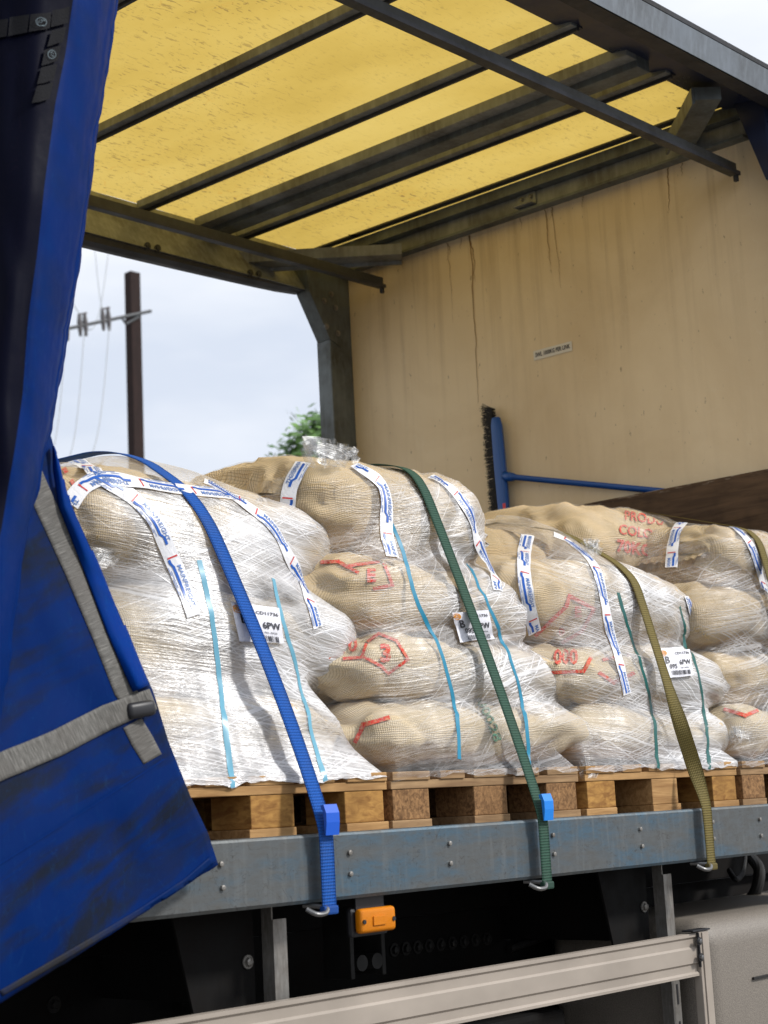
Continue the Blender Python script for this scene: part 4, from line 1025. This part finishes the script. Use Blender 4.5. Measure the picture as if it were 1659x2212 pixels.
tape('B', [(765,1005),(818,1040),(834,1082),(834,1150),(847,1204)], .5, False)
tape('B', [(930,1030),(945,1037),(980,1062),(1015,1112),(1030,1172),(1055,1217),(1075,1277)], .4, True)
tape('C', [(1140,1157),(1130,1217),(1140,1297),(1155,1367)], .1)
tape('C', [(1195,1155),(1230,1172),(1280,1217),(1300,1277),(1315,1357),(1335,1422),(1354,1500)], .7)
tape('C', [(1330,1180),(1380,1195),(1425,1222),(1470,1262),(1495,1327),(1530,1387),(1555,1442)], .2, True)
tape('D', [(1520,1106),(1480,1125),(1458,1157),(1450,1227)], .5, True)
tape('D', [(1530,1110),(1580,1137),(1612,1165),(1632,1205),(1650,1277)], .3)
# ---- paper labels on the film
def paper(L, quad, rows, lab):
    V, Fq, MI = drape_px([(px_quad(quad, 10, 10), 0)], (0,0), (1,0), (0,1), FB[L], .008)
    o = mesh_obj('address_label', V, Fq, MT['paper'], FM[L]); bv = BVHTree.FromPolygons(V, Fq)
    a = np.array(quad[0], float); ux = (np.array(quad[1])-a); uy = (np.array(quad[3])-a)
    sh = []
    for kind, x, y, sx, sy, s_ in rows:
        if kind == 't': v_, f_ = text_mesh(s_, 1, .02); sh.append((([(x+p*sx, y-q*sy) for p, q in v_], f_), 0))
        elif kind == 'o': v_, f_ = ring2d(.8, 1, 20); sh.append((([(x+p*sx, y-q*sy) for p, q in v_], f_), 1)); v_, f_ = text_mesh(s_, 1, .03); sh.append((([(x+p*sx*.9, y-q*sy*1.5) for p, q in v_], f_), 1))
        else:
            rr = random.Random(4); v_ = []; f_ = []; xx = x
            while xx < x+sx:
                ww = rr.choice((.008, .014, .022)); k_ = len(v_); v_ += [(xx,y),(xx+ww,y),(xx+ww,y+sy),(xx,y+sy)]; f_.append((k_,k_+1,k_+2,k_+3)); xx += ww + rr.choice((.008, .014))
            sh.append(((v_, f_), 0))
    V, Fq, MI = drape_px(sh, tuple(a), tuple(ux), tuple(uy), bv, .0015); mesh_obj('label_print', V, Fq, [MT['ink'], MT['inkorange']], o, mi=MI)
lr = [('o', .15, .13, .12, .10, 'MSB'), ('t', .24, .38, .28, .34, 'B'), ('t', .40, .60, .17, .22, '09S'), ('t', .80, .48, .18, .24, '6PW'), ('t', .76, .16, .12, .12, 'CD11736'), ('b', .30, .74, .62, .15, ''), ('t', .76, .66, .07, .06, 'No. 0926')]
paper('A', [(495,1303),(598,1316),(608,1390),(513,1386)], lr, '')
paper('B', [(972,1324),(1050,1318),(1064,1382),(990,1392)], lr, '')
paper('C', [(1421,1404),(1486,1400),(1494,1460),(1434,1466)], lr, '')
# ---- thin plastic bands under the film
def pband(L, pts, lab, m, lift=.0010):
    path = []
    for u, v in catmull(pts):
        p_, n_ = hitpx(FB[L], u, v)
        if p_ is not None and (not path or (p_-path[-1][0]).length < .14): path.append((p_, n_))
    st = Strip(path, -.0008); Lt = st.L[-1]; n = int(Lt/.015); vs = []; uv = []
    for i in range(n+1):
        for j in range(3):
            q_ = st.at(Lt*i/n, (j-1)*.0075, 0); h_ = FB[L].find_nearest(q_); nn_ = h_[1] if h_[1].dot(st.n[0]) > 0 or h_[1].dot((EYE-q_)) > 0 else -h_[1]
            vs.append(h_[0] + nn_*lift); uv.append((Lt*i/n, (j-1)*.0075))
    o = mesh_obj('strapping_band', vs, [(i*3+j, i*3+j+1, (i+1)*3+j+1, (i+1)*3+j) for i in range(n) for j in range(2)], m, None, uv)
    tag(o, lab, 'plastic band', 'thin plastic bands holding sacks on the pallets')
pband('A', [(430,1210),(455,1320),(470,1430),(485,1560),(500,1680),(503,1712)], 'thin teal band left of the blue strap under dense film', MT['petp'], .0010)
pband('A', [(590,1250),(610,1340),(640,1440),(672,1580),(698,1670),(708,1702)], 'thin blue-green band right of the blue strap, down to the pallet', MT['petp'], .0010)
pband('B', [(845,1130),(870,1190),(900,1300),(945,1390),(972,1480),(988,1560),(992,1640)], 'teal band left of the green strap over the lettered sack', MT['petb'])
pband('B', [(1010,1220),(1060,1320),(1100,1420),(1125,1500),(1140,1600),(1142,1650)], 'teal band right of the green strap, reaching the bottom sack', MT['petb'])
pband('C', [(1335,1280),(1352,1340),(1385,1440),(1408,1530),(1420,1640),(1422,1676)], 'dark green band left of the middle olive strap', MT['pet'])
pband('C', [(1468,1310),(1488,1390),(1515,1490),(1528,1600),(1532,1664)], 'dark green band right of the middle olive strap', MT['pet'])
# ---- loose film scraps
def scrap(L, u, v, size, seed, n=16, drop=0):
    p_, n_ = hitpx(FB[L], u, v)
    if p_ is None: return
    rs = random.Random(seed); vs = []; fs = []; uv = []
    for s_ in range(4):
        o = len(vs); a0 = rs.uniform(0, 6.28); base = p_ + n_*.004
        for i in range(n+1):
            t = i/n; a = a0 + t*rs.uniform(2.5, 4.5)
            c_ = base + Vector((math.cos(a)*size*t, math.sin(a)*size*.4*t - size*.25, (size*.7*math.sin(t*3.1) if not drop else -drop*t)))
            c_ += Vector([size*.22*noise.noise((t*6+k_*7, s_*3+seed, 0)) for k_ in range(3)])
            for j in range(4):
                vs.append(c_ + Vector((size*.14*j*math.cos(a+1), size*.10*j*noise.noise((t*5, j, seed)), size*.16*(j-1.5) + size*.12*noise.noise((t*8, j*2.0, seed+3))))); uv.append((t*.2, j*.02))
        fs += [(o+i*4+j, o+i*4+j+1, o+(i+1)*4+j+1, o+(i+1)*4+j) for i in range(n) for j in range(3)]
    mesh_obj('loose_film', vs, fs, MT['plastic'], FM[L], uv, attr=[.28]*len(vs))
scrap('B', 690, 1003, .075, 1, 22); scrap('B', 735, 1000, .05, 2); scrap('C', 1270, 1195, .045, 3); scrap('D', 1590, 1600, .05, 4); scrap('B', 1240, 1655, .05, 5, drop=.08); scrap('D', 1648, 1120, .04, 6)
scrap('A', 205, 1225, .05, 7); scrap('C', 1262, 1640, .04, 8, drop=.05); scrap('B', 985, 1690, .05, 9, drop=.03)

# ================================================================ LASHING STRAPS
FALL = bvh_of(*FM.values())
def strap(x, m, tabm, name_lab, dx=0.0, wd=.046, twist=False, tab=True):
    anchor = (2.874, -.050); back = (YF+.03, -.05)
    ys_ = np.linspace(2.98, 4.30, 90); pts = [anchor]
    for y in ys_:
        h_ = FALL.ray_cast(P(x+dx*.6, y, 2.0), Vector((0,0,-1)))
        if h_[0] is not None and h_[0].z-H > .1: pts.append((y, h_[0].z-H+.006))
    pts.append(back); pts.sort(); hull = []
    for p_ in pts:
        while len(hull) > 1 and (hull[-1][0]-hull[-2][0])*(p_[1]-hull[-2][1]) - (hull[-1][1]-hull[-2][1])*(p_[0]-hull[-2][0]) >= 0: hull.pop()
        hull.append(p_)
    # side bulges: hull also in the vertical sense through front surface points
    fr_ = [anchor]
    for z in np.linspace(.0, 1.1, 60):
        h_ = FALL.ray_cast(P(x+dx*.6, 2.0, z), Vector((0,1,0)))
        if h_[0] is not None and h_[0].y < 4.2: fr_.append((h_[0].y-.006, z))
    allp = sorted(set([(float(a), float(c)) for a, c in pts + fr_])); hull = []
    for p_ in allp:
        while len(hull) > 1 and (hull[-1][0]-hull[-2][0])*(p_[1]-hull[-2][1]) - (hull[-1][1]-hull[-2][1])*(p_[0]-hull[-2][0]) >= 0: hull.pop()
        hull.append(p_)
    i0 = hull.index(anchor) if anchor in hull else 0; hull = [anchor] + [p_ for p_ in hull[i0:] if p_ != anchor]
    print('strap', x, [(round(a,2), round(c,2)) for a, c in hull[:8]])
    poly = [(anchor[0], -.235), (anchor[0], -.14), anchor] + hull[1:]
    # resample and ease the corners a little
    P3 = [np.array(p_) for p_ in poly]; L = [0]
    for a, c in zip(P3[:-1], P3[1:]): L.append(L[-1]+np.linalg.norm(c-a))
    n = int(L[-1]/.012); pl = []
    for i in range(n+1):
        s_ = L[-1]*i/n; k_ = max(0, min(len(P3)-2, int(np.searchsorted(L, s_, 'right')-1))); pl.append(P3[k_]+(P3[k_+1]-P3[k_])*((s_-L[k_])/(L[k_+1]-L[k_])))
    pl = np.array(pl)
    for _ in range(5): pl[1:-1] = (pl[:-2]+2*pl[1:-1]+pl[2:])/4
    root = thing('lashing_strap', P(x, anchor[0], -.235), name_lab, 'strap', 'lashing straps over the loads')
    vs = []; uv = []
    for i in range(n+1):
        t = pl[min(i+1,n)]-pl[max(i-1,0)]; t /= np.linalg.norm(t); nn_ = np.array([-t[1], t[0]]); s_ = L[-1]*i/n
        cx = x + dx*min(1, max(0, (s_-.2)/1.0))**1.6
        ang = 0
        if twist: ang = 1.15*math.exp(-((s_-.38)/.13)**2)
        for side in (1, -1):
            for j in range(5):
                q = (j/4-.5)*wd; off = .0012*side
                ya, za = pl[i] + nn_*(off + q*math.sin(ang)); vs.append(P(cx + q*math.cos(ang), ya, za)); uv.append((s_, q))
    fs = []
    for i in range(n):
        for k_ in (0, 5):
            for j in range(4): a = i*10+k_+j; f = (a, a+1, a+11, a+10); fs.append(f if k_ else f[::-1])
        for a, c in ((0, 5), (4, 9)): fs.append((i*10+a, i*10+c, (i+1)*10+c, (i+1)*10+a))
    mesh_obj('webbing', vs, fs, m, root, uv)
    if tab:       # folded sleeve at the rail's top edge
        q = B(); z1, z0 = .012, -.060; w2 = wd*.46; y = anchor[0]
        q.prism([(-.016,z0),(-.020,z0+.03),(-.020,z1-.02),(-.012,z1),(-.002,z1-.002),(-.004,z1-.012),(-.010,z1-.016),(-.013,z0)], P(x-w2+.004, y, 0), P(x+w2+.006, y, 0), (0,1,0), (0,0,1)); q.obj('strap_tab', tabm, root, smooth=False)
    q = B(); r_ = .006; z = -.226
    q.tube(arc([P(x-.065,2.885,z-.0), P(x-.05,2.868,z-.012), P(x-.022,2.866,z-.012), P(x-.012,2.872,z-.001), P(x-.020,2.90,z+.004), P(x-.03,2.93,z+.006)], 6), r_, 10); q.obj('hook', MT['zinc'], root)
    q = B(); q.box(P(x-wd/2-.001, 2.866, -.243), P(x+wd/2+.001, 2.884, -.222), .005); q.obj('stitched_end', m, root)
    return root
strap(2.914, MT['blue'], MT['bluetab'], 'bright blue lashing strap over the load nearest the curtain', dx=-.16)
strap(3.757, MT['green'], MT['bluetab2'], 'dark green lashing strap with a bright blue sleeve over the tallest load', wd=.042, dx=-.08)
strap(4.588, MT['olive'], None, 'olive lashing strap twisted above the rail, over the middle load', wd=.046, twist=True, tab=False)
strap(5.40, MT['olive'], None, 'olive lashing strap over the load at the right picture edge', wd=.046, tab=False)

# ================================================================ BROOM
xb = XF-.045
broom = thing('broom', onX(1085, 1110, xb), 'blue broom standing on end against the cream headboard', 'broom')
t0 = onX(1072, 902, xb); t1 = onX(1092, 1130, xb); t = (t1-t0).normalized(); sd = Vector((0,1,0)); sd = (sd - t*sd.dot(t)).normalized()
q = B(); n = 14; vs = []
for i in range(n+1):
    k_ = i/n; c_ = t0.lerp(t1, k_); hw = .024 + .004*math.sin(k_*3.1); r_ = [(-hw*.8,-.020),(hw*.6,-.022),(hw,0),(hw*.6,.022),(-hw*.8,.020)]
    f = .75 if i in (0, n) else 1
    vs += [c_ + sd*(a*f) * -1 + Vector((b_*f, 0, 0)) for a, b_ in r_]
q.add(vs, [(5*i+j, 5*i+(j+1)%5, 5*i+5+(j+1)%5, 5*i+5+j) for i in range(n) for j in range(5)] + [(0,1,2,3,4), tuple(range(5*n, 5*n+5))])
bh = q.obj('broom_head', MT['broomblue'], broom, smooth=True, bevel=.003)
q = B(); rs = random.Random(2); vs = []; fs = []
up = t0 - t*.045
for i in range(1400):
    k_ = rs.random(); c_ = up.lerp(t1, k_) + sd*.012; ln_ = .050 + .012*rs.random() + .012*(abs(noise.noise((k_*40,0,0)))); dr = (sd + t*(rs.gauss(0,.16) - .5*max(0, .12-k_)*6)).normalized()
    o = len(vs); b0 = c_ + Vector((rs.uniform(-.016,.016), 0, 0)); e0 = b0 + dr*ln_ + Vector((rs.gauss(0,.004),0,0)); w0 = t*.0012
    vs += [b0-w0, b0+w0, e0+w0*.6, e0-w0*.6]; fs.append((o, o+1, o+2, o+3))
mesh_obj('bristles', vs, fs, MT['bristle'], bh, smooth=False)
hs = onX(1090, 1029, xb); he = onX(1462, 1064, XF-.016)
q = B(); q.tube([hs, hs.lerp(he, .035), hs.lerp(he, .06), hs.lerp(he, .06), he], [.022, .020, .017, .0125, .0125], 16); q.obj('handle', MT['broomblue'], broom, smooth=True)
cc_ = onX(1089, 1092, xb-.024); q = B(); q.add([cc_+Vector((0,a,c)) for a, c in ((.008,-.014),(-.008,-.014),(-.008,.010),(.008,.010))], [(0,1,2,3)]); q.obj('maker_mark', MT['tapered'], bh)

# ================================================================ BEYOND THE FAR SIDE
PD = 26.0
pb = onY(294, 1000, PD); ptop = onY(285, 590, PD); dx_ = (ptop-pb)/(ptop.z-pb.z); pg = pb - dx_*pb.z
pole = thing('utility_pole', (pg.x, pg.y, 0), 'dark timber utility pole with a crossarm beyond the truck', 'utility pole')
q = B(); q.prism([(-.125,-.11),(.125,-.11),(.11,.11),(-.11,.11)], pg, ptop, (1,0,0), (0,1,0)); q.obj('pole_post', MT['polew'], pole)
def at2(u, v, y=PD): return onY(u, v, y-.14)
ca, cb2 = at2(60,728), at2(326,672); q = B(); q.tube([ca, cb2], .035, 8); q.tube([at2(262,684), at2(272,700), at2(300,684)], .03, 6); q.obj('crossarm', MT['arm'], pole)
for (u, v) in ((138,710),(178,700),(228,688)):
    q = B()
    for o_ in (-6, 6): q.tube([at2(u+o_-1, v-22), at2(u+o_, v-4), at2(u+o_+1, v+8), at2(u+o_+2, v+26)], [.03, .055, .05, .03], 10)
    q.tube([at2(u-9, v-20), at2(u+9, v-24)], .02, 6); q.obj('insulator', MT['insul'], pole)
for (a, c, dd, bow_) in (((236,706),(180,1010),-6,14),((182,716),(140,1010),-4,12),((141,722),(118,960),-2,6),((172,686),(235,540),3,-18),((222,672),(205,540),2,4),((180,690),(120,600),2,0)):
    p0 = onY(*a, PD-.2); p1 = onY(c[0], c[1], PD+dd-.2); pts = [p0.lerp(p1, i/16) + Vector((0,0,-.7*math.sin(math.pi*i/16)*(abs(bow_)/14))) for i in range(17)]
    q = B(); q.tube(pts, .010, 6); q.obj('wire', MT['wire'], pole)
# tree
def tree(cu, cv, y, rad, name_lab, seed, nleaf=5200):
    c_ = onY(cu, cv, y); rs = random.Random(seed)
    root = thing('leafy_tree', (c_.x, c_.y, 0), name_lab, 'tree', 'trees beyond the truck')
    q = B(); q.tube([(c_.x,c_.y,0),(c_.x+.1,c_.y,c_.z*.4),(c_.x-.05,c_.y,c_.z*.8),(c_.x,c_.y,c_.z+rad*.4)], [.16,.13,.09,.02], 10)
    cl = []
    for i in range(46):
        a = rs.uniform(0, 6.28); el = rs.uniform(-.5, 1.4); rr = rad*rs.uniform(.35, 1.0)
        e_ = c_ + Vector((math.cos(a)*math.cos(el)*rr, math.sin(a)*math.cos(el)*rr, math.sin(el)*rr*.9)); st_ = Vector((c_.x, c_.y, c_.z - rad*rs.uniform(.1, .8)))
        q.tube([st_, st_.lerp(e_, .5)+Vector((0,0,.08*rad)), e_], [.035,.02,.006], 5); cl.append((e_, rad*rs.uniform(.10,.26)))
    q.obj('trunk', MT['bark'], root)
    vs = []; fs = []
    for i in range(nleaf):
        e_, r_ = rs.choice(cl); p_ = e_ + Vector([rs.gauss(0, r_*.6) for _ in range(3)]); s_ = rs.uniform(.035, .07)*1.2
        u_ = Vector([rs.gauss(0,1) for _ in range(3)]).normalized(); v_ = u_.orthogonal().normalized(); o = len(vs)
        vs += [p_-u_*s_, p_+v_*s_*.5, p_+u_*s_, p_-v_*s_*.5]; fs.append((o, o+1, o+2, o+3))
    mesh_obj('crown', vs, fs, MT['leaf'], root, smooth=False)
tree(735, 1040, 15.0, .98, 'leafy green tree showing left of the grey corner post', 4)
exec_end = True
